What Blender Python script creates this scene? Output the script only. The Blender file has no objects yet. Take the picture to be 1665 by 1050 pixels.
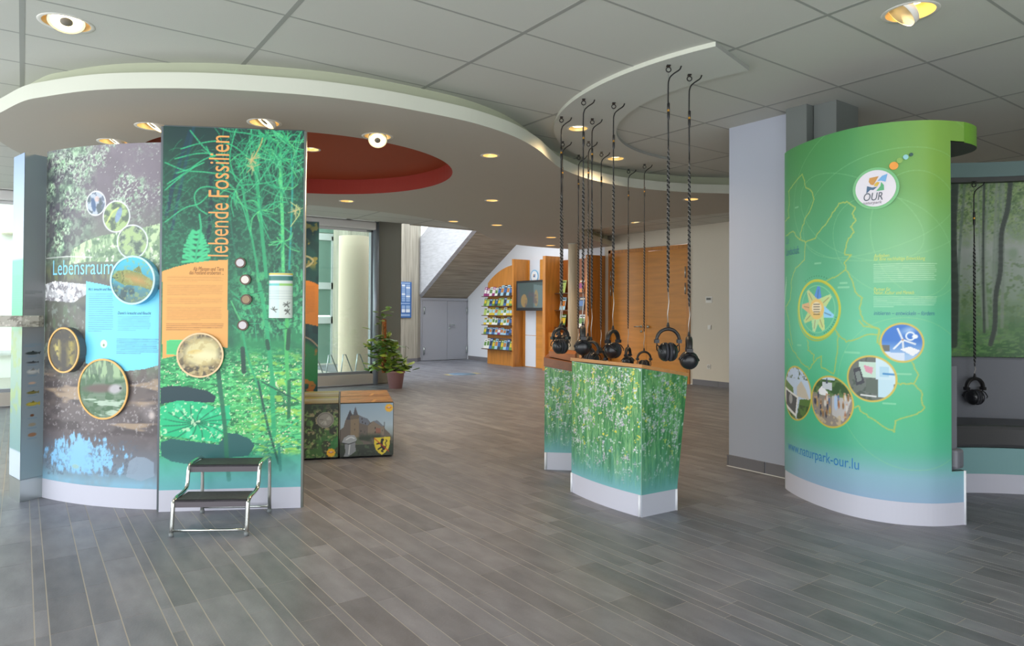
import bpy, bmesh, math, random
import numpy as np
from mathutils import Vector, Matrix
from math import pi, sin, cos, radians

scene = bpy.context.scene
COL = scene.collection
random.seed(7)

# ------------------------------------------------------------------ camera
H = 1.37                                   # eye height
F, CX, CY = 1107.6, 832.5, 491.63          # focal length and principal point in a 1665 x 1050 frame
YAW, PITCH, ROLL = radians(35.725), radians(.795), radians(.306)
_f = Vector((sin(YAW)*cos(PITCH), cos(YAW)*cos(PITCH), sin(PITCH)))
_r = Vector((cos(YAW), -sin(YAW), 0))
_u = _r.cross(_f)
CR = _r*cos(ROLL) + _u*sin(ROLL)
CU = _u*cos(ROLL) - _r*sin(ROLL)
CF = _f
cam = bpy.data.cameras.new('camera')
cam.sensor_fit = 'HORIZONTAL'; cam.sensor_width = 36
cam.lens = F/1665*36
cam.shift_y = -(525-CY)/1665
cam.clip_start = .05; cam.clip_end = 300
cam_o = bpy.data.objects.new('camera', cam); COL.objects.link(cam_o)
cam_o.matrix_world = Matrix(((CR.x, CU.x, -CF.x, 0), (CR.y, CU.y, -CF.y, 0), (CR.z, CU.z, -CF.z, H), (0, 0, 0, 1)))
scene.camera = cam_o

# ------------------------------------------------------------------ world: bright overcast daylight
world = bpy.data.worlds.new('overcast_sky'); scene.world = world
world.use_nodes = True
bg = world.node_tree.nodes['Background']
bg.inputs[0].default_value = (.92, .965, 1.0, 1)
bg.inputs[1].default_value = 4.0

# ------------------------------------------------------------------ exposure
vs = scene.view_settings
vs.view_transform = 'Standard'; vs.look = 'None'; vs.gamma = 1; vs.use_curve_mapping = False
vs.exposure = -0.15
LAMP_POWER = 3.2

# ------------------------------------------------------------------ measuring helpers (photograph pixel -> place)
def ray(x, y):
    return CR*((x-CX)/F) - CU*((y-CY)/F) + CF
def at(x, y, z=0.0):
    d = ray(x, y); t = (z-H)/d.z
    return Vector((d.x*t, d.y*t, z))
def onX(x, y, X):
    d = ray(x, y); t = X/d.x
    return Vector((X, d.y*t, H+d.z*t))
def onY(x, y, Y):
    d = ray(x, y); t = Y/d.y
    return Vector((d.x*t, Y, H+d.z*t))
def zat(x, y, P):
    d = ray(x, y); t = (d.x*P[0]+d.y*P[1])/(d.x**2+d.y**2)
    return H+d.z*t
def proj(P):
    v = Vector(P)-Vector((0, 0, H)); w = v.dot(CF)
    if w < .05: return None
    return (F*v.dot(CR)/w+CX, -F*v.dot(CU)/w+CY, w)

# ------------------------------------------------------------------ colours and materials
def s2l(c):
    c = c/255.0
    return c/12.92 if c <= .04045 else ((c+.055)/1.055)**2.4
def S(r, g, b): return (s2l(r), s2l(g), s2l(b), 1)
MATS = {}
def mat(name, rgb=(200, 200, 200), rough=.5, metal=0.0, var=0.0, vscale=8.0, stretch=(1, 1, 1), bump=0.0, bscale=60.0, emit=None, estr=0.0, spec=.5, coat=0.0):
    if name in MATS: return MATS[name]
    m = bpy.data.materials.new(name); m.use_nodes = True
    nt = m.node_tree; b = nt.nodes['Principled BSDF']
    b.inputs['Base Color'].default_value = S(*rgb)
    b.inputs['Roughness'].default_value = rough
    b.inputs['Metallic'].default_value = metal
    b.inputs['Specular IOR Level'].default_value = spec
    b.inputs['Coat Weight'].default_value = coat
    tc = None
    if var or bump:
        tc = nt.nodes.new('ShaderNodeTexCoord'); mp = nt.nodes.new('ShaderNodeMapping')
        mp.inputs['Scale'].default_value = stretch
        nt.links.new(tc.outputs['Object'], mp.inputs[0])
    if var:
        n = nt.nodes.new('ShaderNodeTexNoise'); n.inputs['Scale'].default_value = vscale; n.inputs['Detail'].default_value = 4
        nt.links.new(mp.outputs[0], n.inputs['Vector'])
        r = nt.nodes.new('ShaderNodeValToRGB')
        lo = [max(0, c*(1-var)) for c in rgb]; hi = [min(255, c*(1+var)) for c in rgb]
        r.color_ramp.elements[0].position = .3; r.color_ramp.elements[1].position = .7
        r.color_ramp.elements[0].color = S(*lo); r.color_ramp.elements[1].color = S(*hi)
        nt.links.new(n.outputs['Fac'], r.inputs[0]); nt.links.new(r.outputs[0], b.inputs['Base Color'])
    if bump:
        n2 = nt.nodes.new('ShaderNodeTexNoise'); n2.inputs['Scale'].default_value = bscale
        nt.links.new(mp.outputs[0], n2.inputs['Vector'])
        bp = nt.nodes.new('ShaderNodeBump'); bp.inputs['Strength'].default_value = bump; bp.inputs['Distance'].default_value = .01
        nt.links.new(n2.outputs['Fac'], bp.inputs['Height']); nt.links.new(bp.outputs[0], b.inputs['Normal'])
    if emit:
        b.inputs['Emission Color'].default_value = S(*emit); b.inputs['Emission Strength'].default_value = estr
    MATS[name] = m
    return m
def wood(name, rgb, stretch=(1, 1, 12), rough=.4, var=.16):
    """wood veneer: stretched grain"""
    return mat(name, rgb, rough, var=var, vscale=3.0, stretch=stretch)
def glass(name, tint=(235, 245, 240), refl=.06):
    if name in MATS: return MATS[name]
    m = bpy.data.materials.new(name); m.use_nodes = True; nt = m.node_tree; nt.nodes.clear()
    o = nt.nodes.new('ShaderNodeOutputMaterial'); mx = nt.nodes.new('ShaderNodeMixShader')
    t = nt.nodes.new('ShaderNodeBsdfTransparent'); g = nt.nodes.new('ShaderNodeBsdfGlossy')
    t.inputs[0].default_value = S(*tint); g.inputs['Roughness'].default_value = .02
    mx.inputs[0].default_value = refl
    nt.links.new(t.outputs[0], mx.inputs[1]); nt.links.new(g.outputs[0], mx.inputs[2]); nt.links.new(mx.outputs[0], o.inputs[0])
    MATS[name] = m
    return m
def print_mat():
    """flat print: ink colours stored on the surface's own points"""
    if 'print_ink' in MATS: return MATS['print_ink']
    m = mat('print_ink', (200, 200, 200), .38)
    nt = m.node_tree; a = nt.nodes.new('ShaderNodeAttribute'); a.attribute_name = 'ink'
    nt.links.new(a.outputs['Color'], nt.nodes['Principled BSDF'].inputs['Base Color'])
    return m

# ------------------------------------------------------------------ object helpers
def tag(o, label=None, cat=None, group=None, kind=None):
    if label: o['label'] = label
    if cat: o['category'] = cat
    if group: o['group'] = group
    if kind: o['kind'] = kind
    return o
def thing(name, label, cat, loc=(0, 0, 0), rz=0.0, group=None):
    o = bpy.data.objects.new(name, None); COL.objects.link(o)
    o.empty_display_size = .1
    o.location = loc; o.rotation_euler = (0, 0, rz)
    return tag(o, label, cat, group)
def put(name, me, m=None, parent=None, local=False):
    o = bpy.data.objects.new(name, me); COL.objects.link(o)
    if m is not None:
        if not me.materials: me.materials.append(m)
    if parent is not None:
        o.parent = parent
        if not local:
            p = parent; mw = Matrix.Identity(4)
            while p is not None:
                loc = Matrix.LocRotScale(p.location, p.rotation_euler, p.scale)
                mw = (p.matrix_parent_inverse @ loc) @ mw if p.parent else loc @ mw
                p = p.parent
            o.matrix_parent_inverse = mw.inverted()
    return o
class MB:
    """collects shapes and links them as one mesh object"""
    def __init__(s): s.v = []; s.f = []; s.sm = []
    def add(s, vs, fs, smooth=False):
        k = len(s.v); s.v += [tuple(p) for p in vs]; s.f += [tuple(i+k for i in f) for f in fs]; s.sm += [smooth]*len(fs); return s
    def box(s, x0, x1, y0, y1, z0, z1):
        v = [(x0, y0, z0), (x1, y0, z0), (x1, y1, z0), (x0, y1, z0), (x0, y0, z1), (x1, y0, z1), (x1, y1, z1), (x0, y1, z1)]
        return s.add(v, [(3, 2, 1, 0), (4, 5, 6, 7), (0, 1, 5, 4), (1, 2, 6, 5), (2, 3, 7, 6), (3, 0, 4, 7)])
    def prism(s, poly, z0, z1):
        n = len(poly); v = [(p[0], p[1], z0) for p in poly]+[(p[0], p[1], z1) for p in poly]
        a = sum(poly[i][0]*poly[(i+1) % n][1]-poly[(i+1) % n][0]*poly[i][1] for i in range(n))
        f = [tuple(range(n))[::-1], tuple(range(n, 2*n))]+[(i, (i+1) % n, n+(i+1) % n, n+i) for i in range(n)]
        if a < 0: f = [t[::-1] for t in f]
        return s.add(v, f)
    def tube(s, pts, r, n=8, caps=True, closed=False):
        pts = [Vector(p) for p in pts]; rr = r if isinstance(r, (list, tuple)) else [r]*len(pts)
        N = len(pts); vs = []; prev = None
        for i, p in enumerate(pts):
            if closed: d = pts[(i+1) % N]-pts[i-1]
            else: d = pts[min(i+1, N-1)]-pts[max(i-1, 0)]
            d = d.normalized() if d.length > 1e-9 else Vector((0, 0, 1))
            if prev is None:
                a = Vector((0, 0, 1)) if abs(d.z) < .9 else Vector((1, 0, 0))
                x = d.cross(a).normalized()
            else:
                x = (prev-d*prev.dot(d))
                x = x.normalized() if x.length > 1e-6 else d.orthogonal().normalized()
            y = d.cross(x); prev = x
            for k in range(n):
                t = 2*pi*k/n; vs.append(p+x*(cos(t)*rr[i])+y*(sin(t)*rr[i]))
        fs = []
        for i in range(N if closed else N-1):
            j = (i+1) % N
            for k in range(n): fs.append((i*n+k, i*n+(k+1) % n, j*n+(k+1) % n, j*n+k))
        if caps and not closed:
            fs.append(tuple(range(n))[::-1]); fs.append(tuple(range((N-1)*n, N*n)))
        return s.add(vs, fs, True)
    def lathe(s, prof, n=24, c=(0, 0, 0), axis='z', cap=True):
        vs = []; fs = []
        for r, h in prof:
            for k in range(n):
                t = 2*pi*k/n; a, b = r*cos(t), r*sin(t)
                p = (a, b, h) if axis == 'z' else ((h, a, b) if axis == 'x' else (b, h, a))
                vs.append((p[0]+c[0], p[1]+c[1], p[2]+c[2]))
        for i in range(len(prof)-1):
            for k in range(n): fs.append((i*n+k, i*n+(k+1) % n, (i+1)*n+(k+1) % n, (i+1)*n+k))
        s.add(vs, fs, True)
        if cap and prof[0][0] > 1e-5: s.add(vs[:n], [tuple(range(n))[::-1]])
        if cap and prof[-1][0] > 1e-5: s.add(vs[-n:], [tuple(range(n))])
        return s
    def mesh(s, name):
        me = bpy.data.meshes.new(name); me.from_pydata(s.v, [], s.f)
        me.polygons.foreach_set('use_smooth', s.sm); me.update()
        return me
    def build(s, name, m, parent=None, local=False):
        return put(name, s.mesh(name), m, parent, local)
def bevel(o, w=.004, seg=2):
    md = o.modifiers.new('bevel', 'BEVEL'); md.width = w; md.segments = seg; md.limit_method = 'ANGLE'
    return o
def box(name, x0, x1, y0, y1, z0, z1, m, parent=None, local=False, bv=0):
    o = MB().box(x0, x1, y0, y1, z0, z1).build(name, m, parent, local)
    if bv: bevel(o, bv)
    return o
def copy_tree(o, parent=None):
    c = o.copy(); COL.objects.link(c); c.parent = parent
    for ch in o.children: copy_tree(ch, c)
    return c
def catmull(pts, n=6, closed=False):
    P = [Vector(p) for p in pts]; N = len(P); out = []
    for i in range(N if closed else N-1):
        p0 = P[(i-1) % N] if closed or i > 0 else P[0]*2-P[1]
        p1 = P[i]; p2 = P[(i+1) % N]
        p3 = P[(i+2) % N] if closed or i+2 < N else P[-1]*2-P[-2]
        for k in range(n):
            t = k/n
            out.append(((p1*2)+(p2-p0)*t+(p0*2-p1*5+p2*4-p3)*t*t+(p1*3-p0-p2*3+p3)*t**3)*.5)
    if not closed: out.append(P[-1])
    return out
def arc(cx, cy, r, a0, a1, n):
    return [Vector((cx+r*cos(radians(a0+(a1-a0)*i/n)), cy+r*sin(radians(a0+(a1-a0)*i/n)))) for i in range(n+1)]
def offset(poly, d, closed=False):
    """shift a plan curve sideways (positive = to its left)"""
    n = len(poly); out = []
    for i in range(n):
        a = poly[i-1] if closed or i > 0 else poly[i]
        b = poly[(i+1) % n] if closed or i < n-1 else poly[i]
        t = (b-a).normalized(); out.append(poly[i]+Vector((-t.y, t.x))*d)
    return out
def fill_holes(outer, holes, z, up=False):
    """flat sheet with holes -> (verts, faces)"""
    bm = bmesh.new(); es = []
    for loop in [outer]+holes:
        vv = [bm.verts.new((p[0], p[1], z)) for p in loop]
        es += [bm.edges.new((vv[i], vv[(i+1) % len(vv)])) for i in range(len(vv))]
    bmesh.ops.triangle_fill(bm, use_beauty=True, use_dissolve=False, edges=es, normal=(0, 0, 1 if up else -1))
    bm.verts.index_update()
    v = [tuple(x.co) for x in bm.verts]; f = []
    for fc in bm.faces:
        ids = [x.index for x in fc.verts]
        if (fc.normal.z > 0) != up: ids = ids[::-1]
        f.append(tuple(ids))
    bm.free(); return v, f
def circle(cx, cy, r, n=24): return [Vector((cx+r*cos(2*pi*k/n), cy+r*sin(2*pi*k/n))) for k in range(n)]

# ------------------------------------------------------------------ printed surfaces
class Curve:
    """an upright surface standing on a plan curve; u runs along the curve, v is the height"""
    def __init__(s, pts, eps=.0):
        s.p = [Vector((p[0], p[1])) for p in pts]
        s.L = [0.0]
        for a, b in zip(s.p, s.p[1:]): s.L.append(s.L[-1]+(b-a).length)
        s.len = s.L[-1]
        s.X = np.array([p.x for p in s.p]); s.Y = np.array([p.y for p in s.p]); s.A = np.array(s.L)
        tx = np.gradient(s.X, s.A); ty = np.gradient(s.Y, s.A); n = np.hypot(tx, ty)
        s.NX = ty/n; s.NY = -tx/n          # points to the right of the walking direction
    def uv(s, x, y):
        d = ray(x, y); best = None
        for i in range(len(s.p)-1):
            a, b = s.p[i], s.p[i+1]; e = b-a
            den = d.x*e.y-d.y*e.x
            if abs(den) < 1e-9: continue
            t = (a.x*e.y-a.y*e.x)/den; w = (a.x*d.y-a.y*d.x)/den
            lo = -.02 if i else -9; hi = 1.02 if i < len(s.p)-2 else 9
            if t > 0 and lo <= w <= hi and (best is None or t < best[0]):
                best = (t, s.L[i]+w*e.length, H+t*d.z)
        return (best[1], best[2]) if best else (0.0, 1.0)
    def pos(s, u, v, off=0.0):
        u = np.asarray(u, float); v = np.asarray(v, float)
        x = np.interp(u, s.A, s.X); y = np.interp(u, s.A, s.Y)
        nx = np.interp(u, s.A, s.NX); ny = np.interp(u, s.A, s.NY)
        # run on straight past the ends
        over = np.where(u < 0, u, np.where(u > s.len, u-s.len, 0))
        x = x-over*ny*1.0; y = y+over*nx*1.0
        return np.stack([x+nx*off, y+ny*off, v], -1)
rng = np.random.default_rng(5)
def vnoise(U, V, sc, seed):
    r = np.random.default_rng(seed); T = r.random((64, 64)).astype(np.float32)
    a = U*sc+seed*3.17; b = V*sc+seed*1.73
    i = np.floor(a).astype(int); j = np.floor(b).astype(int); fa = a-i; fb = b-j
    fa = fa*fa*(3-2*fa); fb = fb*fb*(3-2*fb)
    g = lambda p, q: T[p % 64, q % 64]
    return (g(i, j)*(1-fa)+g(i+1, j)*fa)*(1-fb)+(g(i, j+1)*(1-fa)+g(i+1, j+1)*fa)*fb
def fbm(U, V, sc, seed, o=4, su=1.0, sv=1.0):
    s = 0; a = .5; t = 0
    for k in range(o):
        s = s+a*vnoise(U*su, V*sv, sc*2**k, seed+k); t += a; a *= .55
    return s/t
class Canvas:
    def __init__(s, surf, u0, u1, v0, v1, res=.005):
        s.s = surf; s.u0, s.u1, s.v0, s.v1 = u0, u1, v0, v1
        s.nu = max(2, int(round((u1-u0)/res))+1); s.nv = max(2, int(round((v1-v0)/res))+1)
        s.u = np.linspace(u0, u1, s.nu, dtype=np.float32); s.v = np.linspace(v0, v1, s.nv, dtype=np.float32)
        s.U, s.V = np.meshgrid(s.u, s.v)
        s.I = np.zeros((s.nv, s.nu, 3), np.float32); s.res = res
    def P(s, x, y): return s.s.uv(x, y)
    def fill(s, c): s.I[:] = np.array(c, np.float32)
    def vramp(s, stops):
        vs_ = [t[0] for t in stops]
        for k in range(3): s.I[..., k] = np.interp(s.V, vs_, [t[1][k] for t in stops])
    def blend(s, m, c, a=1.0):
        m = (np.clip(m, 0, 1)*a)[..., None]; s.I[:] = s.I*(1-m)+np.array(c, np.float32)*m
    def noise(s, sc, seed, o=4, su=1., sv=1.): return fbm(s.U, s.V, sc, seed, o, su, sv)
    def speck(s, thr, sc, seed, c, a=1.0, mask=None, soft=.06, su=1., sv=1., o=3):
        n = s.noise(sc, seed, o, su, sv); m = np.clip((n-thr)/soft, 0, 1)
        if mask is not None: m = m*mask
        s.blend(m, c, a)
    def _win(s, a, b, c, d):
        i0 = max(0, int((a-s.u0)/(s.u1-s.u0)*(s.nu-1))-1); i1 = min(s.nu, int((b-s.u0)/(s.u1-s.u0)*(s.nu-1))+3)
        j0 = max(0, int((c-s.v0)/(s.v1-s.v0)*(s.nv-1))-1); j1 = min(s.nv, int((d-s.v0)/(s.v1-s.v0)*(s.nv-1))+3)
        if i0 >= i1 or j0 >= j1: return None
        return slice(j0, j1), slice(i0, i1)
    def _put(s, w, m, c, a):
        m = (np.clip(m, 0, 1)*a)[..., None]; s.I[w] = s.I[w]*(1-m)+np.array(c, np.float32)*m
    def ell(s, cu, cv, ru, rv, c, a=1.0, rot=0.0, soft=None):
        R = max(ru, rv)*1.1+s.res; w = s._win(cu-R, cu+R, cv-R, cv+R)
        if w is None: return
        x = s.U[w]-cu; y = s.V[w]-cv
        if rot: x, y = x*cos(rot)+y*sin(rot), -x*sin(rot)+y*cos(rot)
        d = (np.sqrt((x/ru)**2+(y/rv)**2)-1)*min(ru, rv)
        s._put(w, .5-d/(soft or s.res), c, a)
    def ring(s, cu, cv, r, wd, c, a=1.0, e=1.0):
        R = r*max(1, e)+wd; w = s._win(cu-R, cu+R, cv-R, cv+R)
        if w is None: return
        d = np.abs(np.hypot((s.U[w]-cu), (s.V[w]-cv)/e)-r)-wd/2
        s._put(w, .5-d/s.res, c, a)
    def line(s, pts, wd, c, a=1.0, taper=None):
        n = len(pts)
        for i in range(n-1):
            (x0, y0), (x1, y1) = pts[i], pts[i+1]
            w0 = wd*(1 if not taper else (1+(taper-1)*i/(n-1)))
            R = w0+s.res; w = s._win(min(x0, x1)-R, max(x0, x1)+R, min(y0, y1)-R, max(y0, y1)+R)
            if w is None: continue
            X = s.U[w]-x0; Y = s.V[w]-y0; dx, dy = x1-x0, y1-y0; L = dx*dx+dy*dy+1e-12
            t = np.clip((X*dx+Y*dy)/L, 0, 1); d = np.hypot(X-t*dx, Y-t*dy)-w0/2
            al = a if w0 > s.res else a*max(.25, w0/s.res)
            s._put(w, .5-d/s.res, c, al)
    def curve(s, pts, wd, c, a=1.0, n=6, taper=None):
        s.line([(p.x, p.y) for p in catmull([Vector(p) for p in pts], n)], wd, c, a, taper)
    def poly(s, pts, c, a=1.0):
        xs = [p[0] for p in pts]; ys = [p[1] for p in pts]
        w = s._win(min(xs), max(xs), min(ys), max(ys))
        if w is None: return
        X = s.U[w]; Y = s.V[w]; ins = np.zeros(X.shape, bool); n = len(pts)
        for i in range(n):
            x0, y0 = pts[i]; x1, y1 = pts[(i+1) % n]
            if y0 == y1: continue
            cr = ((y0 > Y) != (y1 > Y)) & (X < (x1-x0)*(Y-y0)/(y1-y0)+x0); ins ^= cr
        s._put(w, ins.astype(np.float32), c, a)
    def pmask(s, pts):
        k = s.I.copy(); s.I[:] = 0; s.poly(pts, (1, 1, 1)); m = s.I[..., 0].copy(); s.I[:] = k
        return m
    def bars(s, u0, u1, v1, v0, lines, c, a=.8, seed=1, h=.5, last=.6):
        """body copy too small to read: rows of words"""
        lines = int(lines*1.5); r = random.Random(seed); st = (v1-v0)/lines
        for k in range(lines):
            v = v1-(k+.5)*st; u = u0; end = u1 if (k < lines-1) else u0+(u1-u0)*last
            end -= r.random()*.06*(u1-u0)
            while u < end:
                w = min(st*(.8+r.random()*3.0), end-u)
                s.line([(u, v), (u+w, v)], st*h*.8*(.8+.2*r.random()), c, .8*a*(.75+.25*r.random()))
                u += w+st*.4
    def build(s, name, parent, off=.0015):
        p = s.s.pos(s.U.ravel(), s.V.ravel(), off)
        nu, nv = s.nu, s.nv
        me = bpy.data.meshes.new(name)
        me.vertices.add(nu*nv); me.vertices.foreach_set('co', p.astype(np.float32).ravel())
        i = (np.arange(nv-1)[:, None]*nu+np.arange(nu-1)[None, :]).ravel()
        q = np.stack([i, i+1, i+1+nu, i+nu], 1).astype(np.int32)
        nf = len(q)
        me.loops.add(nf*4); me.loops.foreach_set('vertex_index', q.ravel())
        me.polygons.add(nf); me.polygons.foreach_set('loop_start', np.arange(0, nf*4, 4, dtype=np.int32))
        me.polygons.foreach_set('use_smooth', np.ones(nf, bool))
        at_ = me.color_attributes.new('ink', 'FLOAT_COLOR', 'POINT')
        c = np.clip(s.I, 0, 255)/255.0
        lin = np.where(c <= .04045, c/12.92, ((c+.055)/1.055)**2.4)
        rgba = np.concatenate([lin, np.ones(lin.shape[:2]+(1,), np.float32)], -1).astype(np.float32)
        at_.data.foreach_set('color', rgba.ravel())
        me.update(); me.validate()
        return put(name, me, print_mat(), parent)
_txt_cache = {}
def glyphs(text, shear=0.0):
    if (text, shear) in _txt_cache: return _txt_cache[(text, shear)]
    cu = bpy.data.curves.new('t', 'FONT'); cu.body = text; cu.size = 1; cu.resolution_u = 3; cu.shear = shear
    o = bpy.data.objects.new('t', cu); COL.objects.link(o)
    dg = bpy.context.evaluated_depsgraph_get(); me = bpy.data.meshes.new_from_object(o.evaluated_get(dg))
    v = np.array([tuple(x.co) for x in me.vertices])[:, :2]; f = [tuple(p.vertices) for p in me.polygons]
    bpy.data.objects.remove(o); bpy.data.curves.remove(cu); bpy.data.meshes.remove(me)
    v = v-[v[:, 0].min(), 0]
    _txt_cache[(text, shear)] = (v, f)
    return v, f
def lettering(name, text, surf, u0, u1, v, size, rgb, parent, off=.003, vertical=False, shear=0.0, dv=0.0, rough=.4):
    """lettering laid on an upright surface between u0 and u1 (or v .. v+len when it runs upwards)"""
    g, f = glyphs(text, shear); w = g[:, 0].max()
    if vertical: U = u0-g[:, 1]*size; V = v+g[:, 0]/w*(u1)
    else: U = u0+g[:, 0]/w*(u1-u0); V = v+g[:, 1]*size+dv*g[:, 0]/w
    P = surf.pos(U, V, off)
    me = bpy.data.meshes.new(name); me.from_pydata([tuple(p) for p in P], [], f); me.update()
    return put(name, me, mat('ink_%d_%d_%d' % rgb, rgb, rough), parent)
def disc_on(name, surf, u, v, r, t, m, parent, e=1.0, n=36, off=0.0):
    """a round plate standing proud of an upright surface"""
    c = surf.pos(u, v, 0); e1 = surf.pos(u+.01, v, 0)-surf.pos(u-.01, v, 0); e1 = Vector(e1).normalized()
    nn = Vector((e1.y, -e1.x, 0)); c = Vector(c); up = Vector((0, 0, 1)); vs_ = []; fs = []
    for k, q in enumerate((off, off+t)):
        for i in range(n):
            a = 2*pi*i/n; vs_.append(c+e1*(cos(a)*r)+up*(sin(a)*r*e)+nn*q)
    fs = [tuple(range(n, 2*n)), tuple(range(n))[::-1]]+[(i, (i+1) % n, n+(i+1) % n, n+i) for i in range(n)]
    return MB().add(vs_, fs).build(name, m, parent)
def ring_on(name, surf, u, v, r, wd, t, m, parent, n=40, off=0.0):
    c = Vector(surf.pos(u, v, 0)); e1 = Vector(surf.pos(u+.01, v, 0)-surf.pos(u-.01, v, 0)).normalized()
    nn = Vector((e1.y, -e1.x, 0)); up = Vector((0, 0, 1)); vs_ = []; fs = []
    for rr, q in ((r, off), (r, off+t), (r-wd, off+t), (r-wd, off)):
        for i in range(n):
            a = 2*pi*i/n; vs_.append(c+e1*(cos(a)*rr)+up*(sin(a)*rr)+nn*q)
    for j in range(3):
        for i in range(n): fs.append((j*n+i, j*n+(i+1) % n, (j+1)*n+(i+1) % n, (j+1)*n+i))
    return MB().add(vs_, fs).build(name, m, parent)
class Plate:
    """flat round picture: its own little upright plane in front of a curved surface"""
    def __init__(s, surf, u, v, off):
        c = Vector(surf.pos(u, v, off)); e = Vector(surf.pos(u+.01, v, 0)-surf.pos(u-.01, v, 0)).normalized()
        s.c = c; s.e = e
    def curve(s, r): return Curve([(s.c.x-s.e.x*r, s.c.y-s.e.y*r), (s.c.x, s.c.y), (s.c.x+s.e.x*r, s.c.y+s.e.y*r)])
def wallstrip(curve, z0, z1, t, m, name, parent, n0=0.0, n1=None, step=None):
    """upright slab of thickness t following a plan curve between arc lengths n0 and n1 (front on the curve)"""
    n1 = curve.len if n1 is None else n1
    k = step or max(2, int((n1-n0)/.03))
    us = np.linspace(n0, n1, k+1)
    f0 = curve.pos(us, np.full(k+1, z0)); b0 = curve.pos(us, np.full(k+1, z0), -t)
    v = []; f = []
    for i in range(k+1):
        v += [tuple(f0[i]), (f0[i][0], f0[i][1], z1), (b0[i][0], b0[i][1], z1), tuple(b0[i])]
    for i in range(k):
        a, b = i*4, i*4+4
        for j in range(4): f.append((a+j, b+j, b+(j+1) % 4, a+(j+1) % 4))
    f.append((0, 1, 2, 3)); f.append((k*4+3, k*4+2, k*4+1, k*4))
    o = MB().add(v, f).build(name, m, parent)
    return o

# ================================================================== THE SETTING
HC = 3.04          # tile ceiling
ZC = 2.82          # underside of the curved lowered ceiling
XW = 10.47         # right-hand wall
YF = 12.0          # glazed front

# ---- shared materials
M_WHITE = mat('white_plaster', (232, 232, 228), .8)
M_CEIL = mat('ceiling_tile_white', (200, 201, 194), .85, bump=.15, bscale=220)
M_RAIL = mat('ceiling_rail_grey', (156, 158, 153), .6)
M_CLOUD = mat('canopy_plaster', (184, 179, 168), .85)
M_BAND = mat('canopy_band_white', (206, 208, 194), .8)
M_RED = mat('recess_red', (142, 34, 12), .7)
M_GREY = mat('column_grey_paint', (176, 181, 194), .55)
M_PLINTH = mat('plinth_lilac_grey', (205, 205, 218), .4)
M_STEEL = mat('brushed_steel', (190, 198, 196), .3, 1.0)
M_CHROME = mat('chrome', (220, 222, 225), .12, 1.0)
M_BLACK = mat('black_plastic', (22, 22, 24), .35)
M_OAK = wood('oak_veneer', (192, 126, 54), (6, 6, .6), var=.08)
M_OAKH = wood('oak_veneer_cross', (206, 138, 54), (1, .5, 5), var=.05)
M_DKOAK = wood('oak_veneer_dark', (160, 88, 30), (1, 1, .6))
M_FRAME = mat('window_frame_grey', (150, 154, 160), .4, .3)
M_BRASS = mat('brass', (215, 160, 70), .3, 1.0)

# ---- floor: long stone planks with pale joints
M_GROUT = mat('floor_grout', (172, 167, 158), .8)
def floor_mat():
    m = bpy.data.materials.new('floor_stone_grey'); m.use_nodes = True; nt = m.node_tree; b = nt.nodes['Principled BSDF']
    L = nt.links.new
    oi = nt.nodes.new('ShaderNodeObjectInfo'); ge = nt.nodes.new('ShaderNodeNewGeometry')
    ad = nt.nodes.new('ShaderNodeMath'); ad.operation = 'ADD'; fr = nt.nodes.new('ShaderNodeMath'); fr.operation = 'FRACT'
    L(oi.outputs['Random'], ad.inputs[0]); L(ge.outputs['Random Per Island'], ad.inputs[1]); L(ad.outputs[0], fr.inputs[0])
    r = nt.nodes.new('ShaderNodeValToRGB')
    r.color_ramp.elements[0].color = S(109, 110, 117); r.color_ramp.elements[1].color = S(131, 132, 140)
    L(fr.outputs[0], r.inputs[0])
    n = nt.nodes.new('ShaderNodeTexNoise'); n.inputs['Scale'].default_value = 5; n.inputs['Detail'].default_value = 5
    mp = nt.nodes.new('ShaderNodeMapping'); mp.inputs['Scale'].default_value = (2.2, .8, 1)
    L(ge.outputs['Position'], mp.inputs[0]); L(mp.outputs[0], n.inputs['Vector'])
    r2 = nt.nodes.new('ShaderNodeValToRGB'); r2.color_ramp.elements[0].position = .3; r2.color_ramp.elements[1].position = .72
    r2.color_ramp.elements[0].color = (.74, .74, .76, 1); r2.color_ramp.elements[1].color = (1.12, 1.12, 1.12, 1)
    L(n.outputs['Fac'], r2.inputs[0])
    mx = nt.nodes.new('ShaderNodeMix'); mx.data_type = 'RGBA'; mx.blend_type = 'MULTIPLY'; mx.inputs[0].default_value = 1
    L(r.outputs[0], mx.inputs[6]); L(r2.outputs[0], mx.inputs[7]); L(mx.outputs[2], b.inputs['Base Color'])
    n2 = nt.nodes.new('ShaderNodeTexNoise'); n2.inputs['Scale'].default_value = 90
    L(ge.outputs['Position'], n2.inputs['Vector'])
    bp = nt.nodes.new('ShaderNodeBump'); bp.inputs['Strength'].default_value = .18; bp.inputs['Distance'].default_value = .004
    L(n2.outputs['Fac'], bp.inputs['Height']); L(bp.outputs[0], b.inputs['Normal'])
    b.inputs['Roughness'].default_value = .42
    return m
M_FLOOR = floor_mat()
floor = box('floor', -3.4, XW, -2.4, 17.2, -.06, -.001, M_GROUT)
tag(floor, 'dark grey floor of long narrow stone planks with pale joints', kind='structure')
K = .0525
seq = [1, 3, 2, 3, 1, 2, 3, 2, 1, 3, 1, 3, 2, 3, 2, 1, 3, 2, 3, 1, 3]
base = [3, 2, 1]
rows = []; x = .060
for w in seq: rows.append((x, x+w*K)); x += w*K
rr = random.Random(3)
while x < XW:
    for w in rr.sample(base, 3):
        if x+w*K <= XW: rows.append((x, x+w*K))
        x += w*K
x = .060
while x > -3.3:
    for w in rr.sample(base, 3): rows.append((x-w*K, x)); x -= w*K
YJ = 3.476; G = .0024
planks = []
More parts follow.
